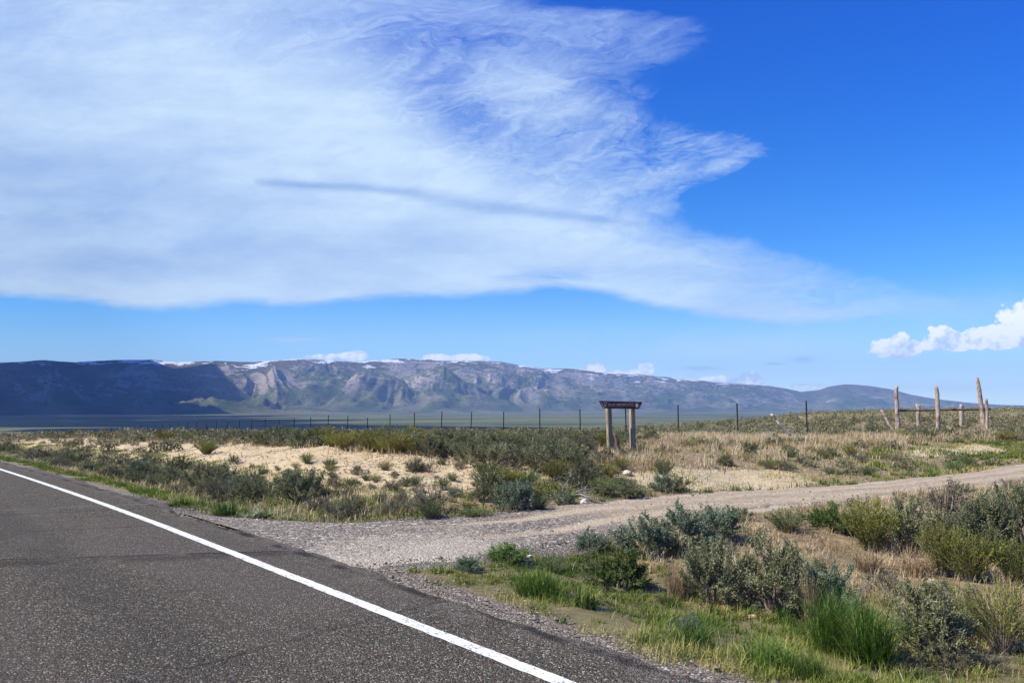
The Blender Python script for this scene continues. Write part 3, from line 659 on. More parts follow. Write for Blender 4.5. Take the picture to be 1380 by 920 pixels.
def dead_geo(seed, n=26, size=.45, up=.5):
    r = np.random.default_rng(seed); paths, rad = [], []
    def grow(p, d, l, rr, lev):
        m1 = p + d * l * .5 + r.normal(size=3) * l * .08; e = m1 + unit(d + r.normal(size=3) * .25) * l * .5; e[2] = max(e[2], .01)
        paths.append(np.array([p, m1, e])); rad.append(np.array([rr, rr * .8, rr * .45]))
        if lev < 3:
            for _ in range(3): grow(p + (e - p) * r.uniform(.4, 1), unit(d + r.normal(size=3) * .6), l * .6, rr * .5, lev + 1)
    for i in range(n // 3):
        a = r.uniform(0, 2 * math.pi); grow(np.array([math.cos(a) * .03, math.sin(a) * .03, 0]), unit(np.array([math.cos(a), math.sin(a), up * r.uniform(.3, 1.4)])), size * r.uniform(.5, 1), .012, 0)
    return tubes(paths, rad, 4)

PROTO = {}
def reg(kind, leafmat, stemmat, geos, name):
    """stores for each variant: leaf mesh, stem mesh and the two joined in one mesh"""
    lst = []
    for (lv, lf, lt), (sv_, sf) in geos:
        a = np_mesh(name + '_leaves', lv, [lf], {'tint': lt}, [leafmat]); b_ = np_mesh(name + '_stems', sv_, [sf], None, [stemmat], smooth=True)
        c = np_mesh(name, np.concatenate([lv, sv_]), [np.concatenate([lf, sf + len(lv)])], {'tint': np.concatenate([lt, np.full(len(sv_), .5)])}, [leafmat, stemmat],
                    np.concatenate([np.zeros(len(lf), int), np.ones(len(sf), int)]))
        x0, x1 = lv.min(0), lv.max(0); lst.append((a, b_, c, max(x1[0] - x0[0], x1[1] - x0[1]) * .92, x1[2] * .96))
    PROTO[kind] = lst
def reg_tuft(kind, mat, seeds, name, **kw):
    lst = []
    for s_ in seeds:
        v_, q, t_, ti = tuft_geo(s_, **kw); m_ = np_mesh(name, v_, [q, t_], {'tint': ti}, [mat])
        w_ = np.percentile(np.abs(v_[:, :2]), 97) * 2; lst.append((m_, None, m_, w_, np.percentile(v_[:, 2], 98)))
    PROTO[kind] = lst
reg('sage', M_SAGE, M_STEM, [sage_geo(s_, 14000, leafW=.012) for s_ in (1, 2, 3, 4)] + [sage_geo(s_, 11000, dome=.7, spread=1.25, gap=.6) for s_ in (5, 6)], 'sagebrush')
reg('bluesage', M_BLUE, M_STEM, [sage_geo(s_, 11000, dome=.85, leafL=.036, leafW=.015, wood=.8, gap=.2) for s_ in (11, 12, 13)], 'sagebrush')
reg('greensage', M_GREEN, M_STEM, [sage_geo(s_, 11000, dome=.75, leafL=.036, leafW=.015, gap=.2) for s_ in (14, 15)], 'sagebrush')
reg('greysage', M_GREY, M_STEM, [sage_geo(s_, 7000, dome=.85, leafL=.03, leafW=.009, gap=.8) for s_ in (21, 22, 23)], 'sagebrush')
reg('openbush', M_GREY, M_STEM, [sage_geo(25, 4200, dome=1.0, leafL=.036, wood=1.4, lean=(.22, 0), gap=.6, up=.8)], 'sagebrush')
reg('rabbit', M_OLIVE, M_PALE, [broom_geo(s_) for s_ in (31, 32, 33)], 'rabbitbrush')
reg('rabbitdry', M_OLIVE, M_PALE, [broom_geo(s_, per=30, spread=.75, height=.7, bare=.4) for s_ in (34, 35)], 'rabbitbrush')
reg('rabbitgreen', M_GREEN, M_PALE, [broom_geo(s_, stems=150, height=.6, spread=.5, per=34, leafW=.009) for s_ in (36, 37)], 'rabbitbrush')
reg_tuft('tall', M_TALL, (41, 42, 43), 'tall_grass', n=900, h=1.0, w=.011, spread=.20, lean=.60)
reg_tuft('tuft', M_TALL, (44, 45, 46), 'grass_tuft', n=620, h=.5, w=.008, spread=.20, lean=.75)
reg_tuft('forb', M_BLUE, (47, 48), 'leafy_forb', n=180, h=.35, w=.03, spread=.16, lean=.9)
reg_tuft('greenforb', M_GREEN, (49, 50), 'leafy_forb', n=240, h=.4, w=.024, spread=.18, lean=.8)
reg_tuft('straw', leaf_material('straw_blades', (.24, .18, .09), (.42, .33, .18), (.58, .49, .30), trans=.3), (51, 52, 53), 'bunch_grass', n=330, h=.5, w=.008, spread=.12, lean=.5)
PROTO['dead'] = []
for s_ in (61, 62):
    dv, df = dead_geo(s_); dm = np_mesh('dead_brush', dv, [df], None, [wood_material('dead_wood_%d' % s_, (.16, .14, .12), (.34, .31, .28))], smooth=True)
    PROTO['dead'].append((dm, None, dm, .9, .42))

KIND = {'sage': ('sagebrush', 'shrub'), 'bluesage': ('sagebrush', 'shrub'), 'greensage': ('sagebrush', 'shrub'), 'greysage': ('sagebrush', 'shrub'), 'openbush': ('sagebrush', 'shrub'),
        'rabbit': ('rabbitbrush', 'shrub'), 'rabbitdry': ('rabbitbrush', 'shrub'), 'rabbitgreen': ('rabbitbrush', 'shrub'),
        'tall': ('tall_grass_clump', 'grass clump'), 'tuft': ('grass_clump', 'grass clump'), 'forb': ('leafy_forb', 'plant'), 'greenforb': ('leafy_forb', 'plant'),
        'straw': ('bunch_grass', 'grass clump'), 'dead': ('dead_brush', 'dead shrub')}
rp = random.Random(77)
def plant(kind, x, y, w, h, label, group=None, parts=False, rz=None, var=None, sink=.02):
    pr = PROTO[kind]; v_ = pr[(var if var is not None else rp.randrange(len(pr))) % len(pr)]
    name, cat = KIND[kind]
    parts = parts and v_[1] is not None
    if parts:
        o = bpy.data.objects.new(name, None); COL.objects.link(o); o.empty_display_size = .2
        for nm, me in (('foliage', v_[0]), ('stem', v_[1])):
            c = bpy.data.objects.new(nm, me); COL.objects.link(c); c.parent = o
    else:
        o = bpy.data.objects.new(name, v_[2]); COL.objects.link(o)
    o.location = (x, y, gz(x, y) - sink); o.rotation_euler = (rp.uniform(-.06, .06), rp.uniform(-.06, .06), rp.uniform(0, 6.28) if rz is None else rz)
    o.scale = (w / v_[3], w / v_[3], h / v_[4])
    o['label'] = label; o['category'] = cat
    if group: o['group'] = group
    return o
PLACED = []
def at(kind, px, py, wpx, hpx, label, **kw):        # base point, width and height read from the photo
    x, y, _ = hit(px, py); k = y / F
    if kind in ('sage', 'bluesage', 'greensage', 'greysage', 'rabbit'): wpx *= 1.24; hpx *= 1.08
    PLACED.append((x, y, wpx * k * .5))
    return plant(kind, x, y, wpx * k, hpx * k, label, parts=True, **kw)

# ------------------------------------------------------------------ foreground plants, south of the dirt road
at('bluesage', 868, 748, 74, 58, 'grey green sagebrush, left end of the row along the dirt road near edge', var=0)
at('bluesage', 918, 742, 84, 64, 'bushy blue green sagebrush, middle of the row along the dirt road near edge', var=1)
at('bluesage', 968, 728, 62, 50, 'rounded sagebrush, right end of the row along the dirt road near edge', var=2)
at('greensage', 836, 792, 80, 52, 'dense bright green sagebrush standing apart in the ditch grass', var=0)
at('bluesage', 798, 742, 48, 30, 'small pale sagebrush on the gravel edge beside bare sticks')
at('greensage', 684, 757, 60, 28, 'low dark green bush at the gravel tip of the side road', var=1)
at('bluesage', 630, 770, 40, 24, 'small grey sagebrush in bright green verge grass beside the gravel mouth')
at('sage', 960, 812, 82, 84, 'tall grey green sagebrush before the straw slope, left of the large dark green one', var=0)
at('sage', 1043, 822, 100, 100, 'large dark green sagebrush with a shaded underside in mid ditch', var=2)
at('greysage', 1062, 826, 62, 74, 'thin grey twiggy sagebrush in front of the large dark green one', var=0)
at('bluesage', 1120, 830, 74, 76, 'silvery sagebrush rising behind the tall green grass', var=1)
at('sage', 1254, 888, 106, 108, 'large bluish sagebrush right of the tall green grass clumps', var=1)
at('greysage', 1302, 862, 70, 78, 'ragged grey sagebrush between the large bluish one and the yellow stemmed bush')
at('rabbitdry', 1352, 880, 118, 104, 'sprawling yellow tipped bush with bare grey stems at the right edge of the photo', var=0)
at('sage', 1226, 742, 84, 72, 'round dark sagebrush right of a yellow green bush below the dirt road', var=3)
at('rabbit', 1172, 742, 62, 70, 'yellow green rabbitbrush beside the round dark sagebrush near the dirt road', var=0)
at('openbush', 1272, 706, 74, 66, 'leaning open grey bush with bare trunk against the dirt road', var=0, rz=0.3)
at('sage', 1322, 752, 92, 84, 'big dark sagebrush above the yellow green bushes at right', var=1)
at('sage', 1378, 742, 88, 88, 'big dark sagebrush cut by the right edge of the photo', var=0)
at('rabbit', 1270, 776, 50, 72, 'narrow yellow green rabbitbrush left of its wider twin below the big dark sagebrush', var=1)
at('rabbit', 1306, 782, 70, 68, 'wide yellow green rabbitbrush below the big dark sagebrush', var=2)
at('rabbit', 1372, 788, 62, 62, 'dark yellow green rabbitbrush at the right edge, above the tan rock level', var=0)
at('rabbitgreen', 1060, 716, 62, 34, 'low bright green bush below the dirt road, left of a similar darker one', var=0)
at('greensage', 1116, 712, 60, 34, 'low dark green bush on the near bank of the dirt road', var=0)
at('tall', 1116, 878, 78, 84, 'tall dark green grass clump, the left one of the pair', var=0)
at('tall', 1172, 895, 100, 92, 'tall green arching grass clump, the right one of the pair', var=1)
at('tuft', 722, 802, 72, 40, 'thick dark green grass clump on the verge below the low gravel bush', var=0)
at('greenforb', 788, 818, 36, 28, 'small bluish green leafy plant between the grass clump and the bright green sagebrush')
at('tuft', 934, 872, 62, 34, 'green grass clump at the asphalt edge, left of a wider patch', var=1)
at('tuft', 1034, 898, 86, 42, 'wide bright green grass clump at the asphalt edge', var=2)
at('tuft', 1084, 912, 60, 38, 'bright green grass clump nearest the bottom edge of the photo', var=0)
at('tuft', 876, 868, 40, 22, 'small green grass clump left of the others at the asphalt edge', var=2)
at('straw', 912, 806, 42, 56, 'tall yellow stalks beside the tall grey green sagebrush', var=0)
at('bluesage', 930, 850, 32, 24, 'very small blue grey sagebrush alone in the yellowing verge grass')
at('greenforb', 1058, 838, 26, 22, 'small green leafy plant at the foot of the large dark green sagebrush')
at('straw', 1090, 838, 30, 72, 'brown dry stalks at the left side of the silvery sagebrush', var=1)
at('rabbitgreen', 896, 815, 26, 20, 'small green bush in the grass left of the tall grey green sagebrush')
at('straw', 1235, 775, 60, 36, 'thick straw coloured bunch grass below the round dark sagebrush', var=2)
at('straw', 1170, 770, 50, 34, 'pale bunch grass on the slope left of the thick straw clump', var=0)
at('greysage', 1340, 905, 60, 26, 'low grey brush under the sprawling yellow tipped bush')
at('greysage', 1215, 905, 70, 30, 'low twiggy brush in front of the large bluish sagebrush')
at('dead', 770, 748, 46, 20, 'bare grey sticks beside the small pale sagebrush on the gravel edge', var=0)
at('dead', 1140, 800, 60, 40, 'dry bare twigs above the tall grass, beside the silvery sagebrush', var=1)
at('dead', 1372, 700, 50, 60, 'bare pale branches rising over the dirt road at the right edge', var=0)
at('sage', 1005, 800, 60, 50, 'low sagebrush filling the gap between the two big ones in the ditch', var=3)
at('sage', 1090, 800, 60, 50, 'dark sagebrush between the largest one and the silvery one', var=2)
at('greysage', 1290, 905, 70, 36, 'low grey brush at the foot of the large bluish sagebrush, right side')
at('rabbitgreen', 1148, 722, 40, 34, 'bright green bush left of the yellow green rabbitbrush by the round dark sagebrush')
at('sage', 1286, 742, 60, 50, 'small dark sagebrush under the leaning open grey bush', var=0)
at('greysage', 1196, 800, 60, 34, 'dry grey brush on the slope behind the tall green grass pair')
at('rabbitgreen', 1265, 800, 50, 20, 'low green plants just below the pinkish tan rock')
at('rabbitgreen', 745, 770, 50, 20, 'low reddish green plants right of the thick dark green grass clump')
# ------------------------------------------------------------------ north of the dirt road, beside the bank
at('bluesage', 694, 688, 52, 44, 'pale blue grey sagebrush at the bank foot by the dirt road', var=2)
at('bluesage', 762, 680, 30, 22, 'small blue green plant left of the pale round rock', var=0)
at('dead', 752, 668, 110, 36, 'tangle of dark dead branches between the blue grey sagebrush and the round rock', var=1)
at('rabbitgreen', 728, 688, 34, 24, 'bright green bush between the blue grey sagebrush and the dead branches')
at('rabbitgreen', 812, 668, 44, 28, 'green bush right of the round rock at the dirt road edge')
at('sage', 846, 670, 44, 22, 'low grey green shrub on the dirt road edge, left of the bluish one')
at('bluesage', 892, 662, 30, 28, 'bluish green shrub at the left end of the pale sand patch', var=1)
at('sage', 912, 662, 30, 20, 'low brownish shrub touching the pale sand patch')
at('rabbit', 815, 647, 34, 24, 'small yellow green bush below the left sign post', var=1)
at('sage', 778, 642, 52, 34, 'dark olive bush below and left of the sign posts', var=3)
at('sage', 726, 634, 70, 40, 'wide dark sagebrush at the bank top left of the olive bush', var=4)
at('sage', 662, 632, 64, 36, 'spreading grey sagebrush along the bank top, right part', var=5)
at('rabbitgreen', 656, 664, 44, 44, 'upright light green bush at the right end of the sandy face', var=1)
at('sage', 878, 598, 30, 20, 'dark low sagebrush just right of the right sign post', var=1)
at('rabbitgreen', 893, 640, 30, 24, 'bright yellow green bush right of the sign above the dirt road')
at('sage', 402, 676, 66, 44, 'large dark round sagebrush at the foot of the sandy bank', var=0)
at('sage', 345, 668, 40, 24, 'dark low sagebrush left of the large round one at the bank foot', var=2)
at('greysage', 432, 688, 40, 24, 'brown grey brush right of the large round sagebrush')
at('greenforb', 303, 696, 36, 20, 'bright green leafy plant at the road edge left of the pale one', var=0)
at('forb', 345, 699, 46, 14, 'pale blue grey leafy plant flat on the gravel edge', var=0)
at('greenforb', 244, 682, 30, 16, 'bright green leafy plant nearest the white line along the left verge', var=1)
at('rabbitgreen', 478, 690, 40, 26, 'green bush at the bank foot, left of the grey brush pair')
at('greysage', 526, 694, 34, 24, 'blue grey brush in the grass at the bank foot', var=1)
at('rabbitgreen', 579, 699, 36, 28, 'bright green bush at the gravel edge below the sandy face', var=0)
at('rabbitgreen', 640, 696, 56, 14, 'low strip of bright green plants along the gravel edge', var=1)
at('greysage', 550, 690, 26, 18, 'small grey brush left of the bright green bush at the gravel edge')
at('rabbit', 278, 612, 26, 17, 'yellow green rabbitbrush on the bank crest at left', var=1)
at('rabbit', 498, 604, 40, 26, 'bright yellow green rabbitbrush on the bank crest in the middle of its row', var=2)
at('rabbit', 466, 606, 36, 24, 'green and yellow rabbitbrush on the bank crest, left of the brightest one', var=0)
at('sage', 560, 636, 26, 20, 'upright green shrub high on the sandy face', var=3)
at('sage', 547, 655, 24, 14, 'green shrub at mid height on the sandy face', var=3)
at('greysage', 528, 660, 26, 16, 'grey tuft just left of the mid height green shrub on the sandy face')
at('rabbitgreen', 598, 660, 24, 20, 'light green bush low on the sandy face right of centre')
# ------------------------------------------------------------------ scattered small shrubs on the sandy face
FACE = [(rp.uniform(330, 650), rp.uniform(622, 684)) for _ in range(34)] + [(358, 632), (373, 630), (399, 627), (445, 625), (477, 635), (494, 634), (506, 644), (530, 639), (500, 654), (572, 660), (625, 668), (610, 682), (609, 642), (540, 675), (449, 645), (455, 652), (413, 620), (395, 640),
        (430, 640), (610, 672), (640, 650), (588, 640), (520, 628), (560, 648), (472, 650), (440, 662), (582, 676), (640, 676), (425, 655), (386, 648), (515, 672), (340, 625), (315, 618), (330, 640), (300, 628), (595, 622), (468, 664), (560, 684)]
for i, (px, py) in enumerate(FACE):
    x, y, _ = hit(px, py + 5); k = y / F; w_ = rp.uniform(10, 25)
    s_, n_ = sn(x, y)
    if not (6.0 < n_ < 10.2 and s_ > 9.8): continue
    PLACED.append((x, y, w_ * k * .4))
    plant(rp.choice(['greysage', 'greysage', 'sage', 'rabbitdry', 'rabbitgreen']), x, y, w_ * k, w_ * k * rp.uniform(.5, .75),
          'small dusty shrub scattered alone on the bare sandy bank face', group='small shrubs on the sandy bank face')

# ------------------------------------------------------------------ scrub on the level ground
rs = np.random.default_rng(99)
cand = []
def try_place(x, y, w):
    for (a, b_, c) in cand_near(x, y):
        if (a - x) ** 2 + (b_ - y) ** 2 < ((c + w * .5) * .62) ** 2: return False
    return True
_cell = {}
def cand_near(x, y):
    cx, cy = int(x // 2), int(y // 2)
    for i in (-1, 0, 1):
        for j in (-1, 0, 1):
            yield from _cell.get((cx + i, cy + j), ())
def add_cell(x, y, r_): _cell.setdefault((int(x // 2), int(y // 2)), []).append((x, y, r_))
for p_ in PLACED: add_cell(*p_)
def density(s, n, x, y):
    """chance of a shrub and the zone it belongs to"""
    r = math.hypot(x, y)
    if n < 4.9 or on_track(np.array([s]), np.array([n]), .6)[0] > .01: return 0, None
    if s < 7: return (.10 if n > 12 else .0), 'south'
    if s > 12 and n < 5.2: return .0, None
    if s > 13.5 and n < 6.7: return .62, 'foot'
    if s > 11 and n < 10.0 - .6 * (s > 30): return (.25 if s > 26 else .0), 'face'
    patch = math.exp(-(((n - 14.3) / 2.6) ** 2 + ((s - 10.3) / 1.3) ** 2)) + math.exp(-(((n - 26.6) / 3.4) ** 2 + ((s - 10.6) / 1.1) ** 2))
    if patch > .3: return .0, None
    ratio = x / y
    if n > 31: return .9, 'beyond'
    if ratio > .095 + (r > 24) * .05: return (.2 if r < 26 else .12), 'field'
    return .85, 'belt'
tries = 0
while len(cand) < 2300 and tries < 60000:
    tries += 1
    a = math.radians(rs.uniform(-36.5, 36.5)); r = math.exp(rs.uniform(math.log(11), math.log(75)))
    x, y = r * math.sin(a), r * math.cos(a); s, n = sn(x, y)
    d, zone = density(s, n, x, y)
    if rs.random() > d: continue
    w = rs.uniform(.45, 1.15) if zone in ('belt', 'beyond') else (rs.uniform(.35, .9) if zone == 'foot' else rs.uniform(.25, .6))
    if not try_place(x, y, w): continue
    if zone in ('belt', 'beyond') and r > 30: w *= .8
    cand.append((x, y, w, zone, w / y)); add_cell(x, y, w * .5)
cand.sort(key=lambda c: -c[4])
LAB = {'belt': ('grey green sagebrush crowded in the belt along the top of the sandy bank', 'sagebrush in the belt on top of the bank'),
       'beyond': ('distant grey green sagebrush on the flat along and behind the wire fence', 'sagebrush along and behind the wire fence'),
       'field': ('small low shrub among the straw grass right of the sign', 'low shrubs in the straw field'),
       'foot': ('dark sagebrush in the crowded row along the foot of the bank', 'sagebrush along the foot of the bank'),
       'face': ('small shrub on the far left part of the bank, by the pale bare patches', 'shrubs on the left part of the bank'),
       'south': ('small shrub on the slope between the dirt road and the right edge', 'shrubs on the slope below the dirt road')}
RLAB = {k: (v_[0].replace('sagebrush', 'rabbitbrush').replace('grey green', 'yellow green').replace('dark rabbit', 'yellow green rabbit'), v_[1].replace('sagebrush', 'rabbitbrush')) for k, v_ in LAB.items()}
nsage = nrab = 0; rest = []
for (x, y, w, zone, _) in cand:
    q = vn(np.array([x / 5.0]), np.array([y / 5.0]), 400)[0] + rp.uniform(-.35, .35)
    kind = rp.choice(['rabbit', 'rabbit', 'rabbitgreen']) if q > .27 and zone != 'face' else (rp.choice(['sage', 'sage', 'sage', 'greysage', 'bluesage' if zone == 'foot' else 'sage']))
    if zone in ('field', 'face'): kind = rp.choice(['greysage', 'sage', 'rabbitgreen', 'rabbitdry'])
    isr = kind.startswith('rabbit'); lab = RLAB[zone] if isr else LAB[zone]
    if (isr and nrab >= 90) or (not isr and nsage >= 225): rest.append((x, y, w)); continue
    if isr: nrab += 1
    else: nsage += 1
    plant(kind, x, y, w, w * rp.uniform(.48, .68), lab[0], group=lab[1])

# far scrub that nobody could count: one object of leaf clumps
def far_scrub(name, pts, leaves, mat, label_kind):
    n = len(pts); P0 = np.array([(p[0], p[1], p[2]) for p in pts]); Wd = np.array([p[3] for p in pts])
    d = rs.normal(size=(n, leaves, 3)); d[..., 2] = np.abs(d[..., 2]); d /= np.linalg.norm(d, axis=-1, keepdims=True)
    rr = rs.uniform(.55, 1.0, (n, leaves, 1)) * (1 + .25 * np.sin(d[..., :1] * 5 + P0[:, None, :1] * 3))
    P = P0[:, None] + d * rr * Wd[:, None, None] * [.5, .5, .46]
    D = d + rs.normal(size=d.shape) * .6 + [0, 0, .4]
    ti = np.clip(rs.uniform(0, 1, (n, 1)) + rs.normal(size=(n, leaves)) * .15, 0, 1)
    L = (Wd[:, None] * rs.uniform(.10, .19, (n, leaves))).ravel()
    v_, f_, t_ = rhombs(P.reshape(-1, 3), D.reshape(-1, 3), L, L * .5, rs, ti.ravel())
    link(name, np_mesh(name, v_, [f_], {'tint': t_}, [mat]), kind='stuff')
M_FAR = leaf_material('far_scrub_leaves', (0.11, 0.115, 0.055), (0.22, 0.215, 0.115), (0.33, 0.30, 0.165), var=0.0)
rx = np.array([p[0] for p in rest]); ry = np.array([p[1] for p in rest]); rz_ = H(rx, ry)
far_scrub('sagebrush_scrub', [(x, y, z_, w) for (x, y, w), z_ in zip(rest, rz_)], 260, M_FAR, None)
m = 13000; a = np.radians(rs.uniform(-37, 37, m)); r = np.exp(rs.uniform(math.log(60), math.log(420), m)); X_, Y_ = r * np.sin(a), r * np.cos(a)
s_, n_ = sn(X_, Y_); ok = (n_ > 5.5) & ((on_track(s_, n_) < .01)) & (np.abs(n_) > 5.2)
X_, Y_, r = X_[ok], Y_[ok], r[ok]; Z_ = H(X_, Y_)
far_scrub('distant_scrub', [(x, y, z_, w) for x, y, z_, w in zip(X_, Y_, Z_, rs.uniform(.5, 1.0, len(X_)) * (1 + (r > 150) * .3))], 40, M_FAR, None)

# ------------------------------------------------------------------ grasses (nobody could count the blades)
M_DRY = leaf_material('dry_grass_blades', (0.30, 0.235, 0.115), (0.54, 0.45, 0.25), (0.70, 0.62, 0.40), trans=.3, var=0.0)
M_MIX = leaf_material('verge_grass_blades', (0.06, 0.12, 0.015), (0.17, 0.21, 0.035), (0.46, 0.40, 0.15), trans=.3, var=0.0)
M_LITTER = leaf_material('dry_litter', (0.15, 0.115, 0.075), (0.28, 0.225, 0.15), (0.42, 0.36, 0.26), trans=.1, var=0.0)
def sample_sn(n_pts, s0, s1, n0, n1, fn):
    S_ = rs.uniform(s0, s1, n_pts); N_ = rs.uniform(n0, n1, n_pts); X_, Y_ = xy(S_, N_)
    ok = (rs.random(n_pts) < fn(S_, N_, X_, Y_)) & (np.abs(X_ / np.maximum(Y_, .1)) < .76) & (Y_ > 2.5)
    return X_[ok], Y_[ok], S_[ok], N_[ok]
def grass(name, sets, mat):
    V, Q, T, TI = [], [], [], []; o_ = 0
    for (X_, Y_, h, w, lean, tint) in sets:
        P = np.stack([X_, Y_, H(X_, Y_) - .01], 1); v_, q, t_, ti = blade_geo(P, h, w, np.abs(rs.normal(size=len(X_))) * lean, rs, np.clip(tint, 0, 1))
        V.append(v_); Q.append(q + o_); T.append(t_ + o_); TI.append(ti); o_ += len(v_)
    link(name, np_mesh(name, np.concatenate(V), [np.concatenate(Q), np.concatenate(T)], {'tint': np.concatenate(TI)}, [mat]), kind='stuff')
nt = lambda S_, N_: on_track(S_, N_, .15) < .05
clump = lambda X_, Y_, sc, sd, th: sst(fbm(X_ / sc, Y_ / sc, 3, sd), th - .08, th + .12)
gs = []
# near verge between asphalt and ditch
X_, Y_, S_, N_ = sample_sn(210000, -3, 7.4, 4.05, 8.2, lambda S_, N_, X_, Y_: nt(S_, N_) * sst(N_ + fbm(X_ / .6, Y_ / .6, 3, 501) * .9, 4.15, 4.8) * (.10 + .70 * clump(X_, Y_, .35, 502, -.02)) * (.35 + .65 * clump(X_, Y_, 1.6, 505, -.05)) * (1 - .6 * sst(N_, 6.6, 8.2)))
t_ = .52 + fbm(X_ / .7, Y_ / .7, 3, 503) * 1.7 + rs.normal(size=len(X_)) * .15 + sst(N_, 5.4, 8) * .22
gs.append((X_, Y_, rs.uniform(.025, .085, len(X_)) * (1 + clump(X_, Y_, .5, 504, .05) * .9), .005, .8, t_))
# left verge and ditch strip beside the highway
X_, Y_, S_, N_ = sample_sn(150000, 9, 70, 4.0, 7.6, lambda S_, N_, X_, Y_: nt(S_, N_) * sst(N_ + fbm(X_ / .9, Y_ / .9, 3, 511) * .8, 4.1, 4.7) * (.3 + .7 * clump(X_, Y_, .5, 512, -.1)) * (1 - .5 * sst(S_, 25, 60)))
t_ = .40 + fbm(X_ / 1.3, Y_ / 1.3, 3, 513) * 1.2 + rs.normal(size=len(X_)) * .12 + sst(N_, 5.2, 6.4) * .22
gs.append((X_, Y_, rs.uniform(.03, .11, len(X_)), .007 + .0005 * Y_, .7, t_))
# green patches beside the dirt road on its far side
X_, Y_, S_, N_ = sample_sn(60000, 7.2, 11.5, 4, 45, lambda S_, N_, X_, Y_: nt(S_, N_) * (.12 + .7 * clump(X_, Y_, .9, 522, .12)) * (1 - .9 * np.exp(-(((N_ - 14.3) / 2.3) ** 2 + ((S_ - 10.3) / 1.1) ** 2))))
gs.append((X_, Y_, rs.uniform(.05, .16, len(X_)), .006 + .0006 * Y_, .5, .5 + fbm(X_ / 1.5, Y_ / 1.5, 3, 523) * 1.2))
def tufted(n_t, per, s0, s1, n0, n1, fn, h, w, lean, tint, spread=.06):
    X_, Y_, S_, N_ = sample_sn(n_t, s0, s1, n0, n1, fn); m = len(X_); hh_ = rs.uniform(h[0], h[1], m); ti_ = rs.uniform(tint[0], tint[1], m)
    I = np.repeat(np.arange(m), per); q_ = rs.normal(size=(len(I), 2)) * spread * (hh_[I] / h[1])[:, None]
    return (X_[I] + q_[:, 0], Y_[I] + q_[:, 1], hh_[I] * rs.uniform(.5, 1, len(I)), w + .0004 * Y_[I], lean, ti_[I] + rs.normal(size=len(I)) * .12)
gs.append(tufted(1000, 60, -3, 7.4, 4.3, 8.0, lambda S_, N_, X_, Y_: nt(S_, N_) * (.3 + .7 * clump(X_, Y_, .8, 581, 0)), (.05, .15), .005, .9, (.1, 1.0)))
gs.append(tufted(900, 50, 11, 45, 4.4, 6.5, lambda S_, N_, X_, Y_: nt(S_, N_) * (.3 + .7 * clump(X_, Y_, .8, 582, 0)), (.06, .2), .007, .8, (.1, .7)))
gs.append(tufted(1100, 45, 8, 14, 9, 34, lambda S_, N_, X_, Y_: nt(S_, N_) * (.15 + .85 * clump(X_, Y_, 1.2, 583, .02)) * (attrs_at(X_, Y_)['sand'] < .5), (.08, .22), .007, .9, (.0, .7)))
grass('verge_grass', gs, M_MIX)
ds_ = []
# straw slope below the dirt road
X_, Y_, S_, N_ = sample_sn(190000, -8, 7.2, 6.6, 30, lambda S_, N_, X_, Y_: nt(S_, N_) * (.16 + .84 * clump(X_, Y_, .45, 531, -.02)) * sst(N_, 6.6, 8.5) * (1 - .5 * sst(N_, 14, 26)))
ds_.append((X_, Y_, rs.uniform(.04, .17, len(X_)), .005 + .0003 * Y_, .9, .45 + fbm(X_ / .8, Y_ / .8, 3, 532) * 1.1 + rs.normal(size=len(X_)) * .15))
# straw field right of the sign, up to the log fence
def fld(S_, N_, X_, Y_):
    q = sst(X_ / Y_, .12, .20); p_ = np.exp(-(((N_ - 14.3) / 2.5) ** 2 + ((S_ - 10.3) / 1.2) ** 2)) + np.exp(-(((N_ - 26.6) / 3.4) ** 2 + ((S_ - 10.6) / 1.1) ** 2))
    return q * nt(S_, N_) * (1 - np.clip(p_ * 2.2, 0, 1)) * (.12 + .88 * clump(X_, Y_, .8, 541, -.05)) * sst(S_, 9.5, 13.0)
X_, Y_, S_, N_ = sample_sn(210000, 9, 30, 11, 42, fld)
ds_.append((X_, Y_, rs.uniform(.10, .34, len(X_)) * (.45 + .7 * sst(Y_, 20, 32)), .007 + .0004 * Y_, .6, .55 + fbm(X_ / 2.5, Y_ / 2.5, 3, 542) * 1.0 + rs.normal(size=len(X_)) * .15))
# thin straw between the shrubs of the belt and on the left bank
X_, Y_, S_, N_ = sample_sn(160000, 11, 75, 7.4, 34, lambda S_, N_, X_, Y_: (X_ / Y_ < .2) * nt(S_, N_) * (.25 + .75 * clump(X_, Y_, 1.0, 551, 0)) * (sst(N_, 9.0, 10.5) + .05))
ds_.append((X_, Y_, rs.uniform(.08, .28, len(X_)), .010 + .0005 * Y_, .5, .35 + fbm(X_ / 2.5, Y_ / 2.5, 3, 552) * 1.0))
X_, Y_, S_, N_ = sample_sn(16000, 9.5, 45, 4.8, 7.2, lambda S_, N_, X_, Y_: nt(S_, N_) * (.2 + .8 * clump(X_, Y_, .6, 555, .0)))
ds_.append((X_, Y_, rs.uniform(.08, .22, len(X_)), .009 + .0005 * Y_, .5, .5 + fbm(X_ / 1.5, Y_ / 1.5, 3, 556) * 1.0))
ds_.append(tufted(1500, 60, -8, 7.0, 6.8, 26, lambda S_, N_, X_, Y_: nt(S_, N_) * (.2 + .8 * clump(X_, Y_, .9, 591, 0)), (.08, .30), .005, .7, (.1, 1.0), .07))
ds_.append(tufted(1600, 45, 11, 28, 12, 36, lambda S_, N_, X_, Y_: fld(S_, N_, X_, Y_) * (.3 + .7 * clump(X_, Y_, 1.5, 592, 0)), (.2, .50), .007, .5, (.3, 1.1), .10))
grass('dry_grass', ds_, M_DRY)
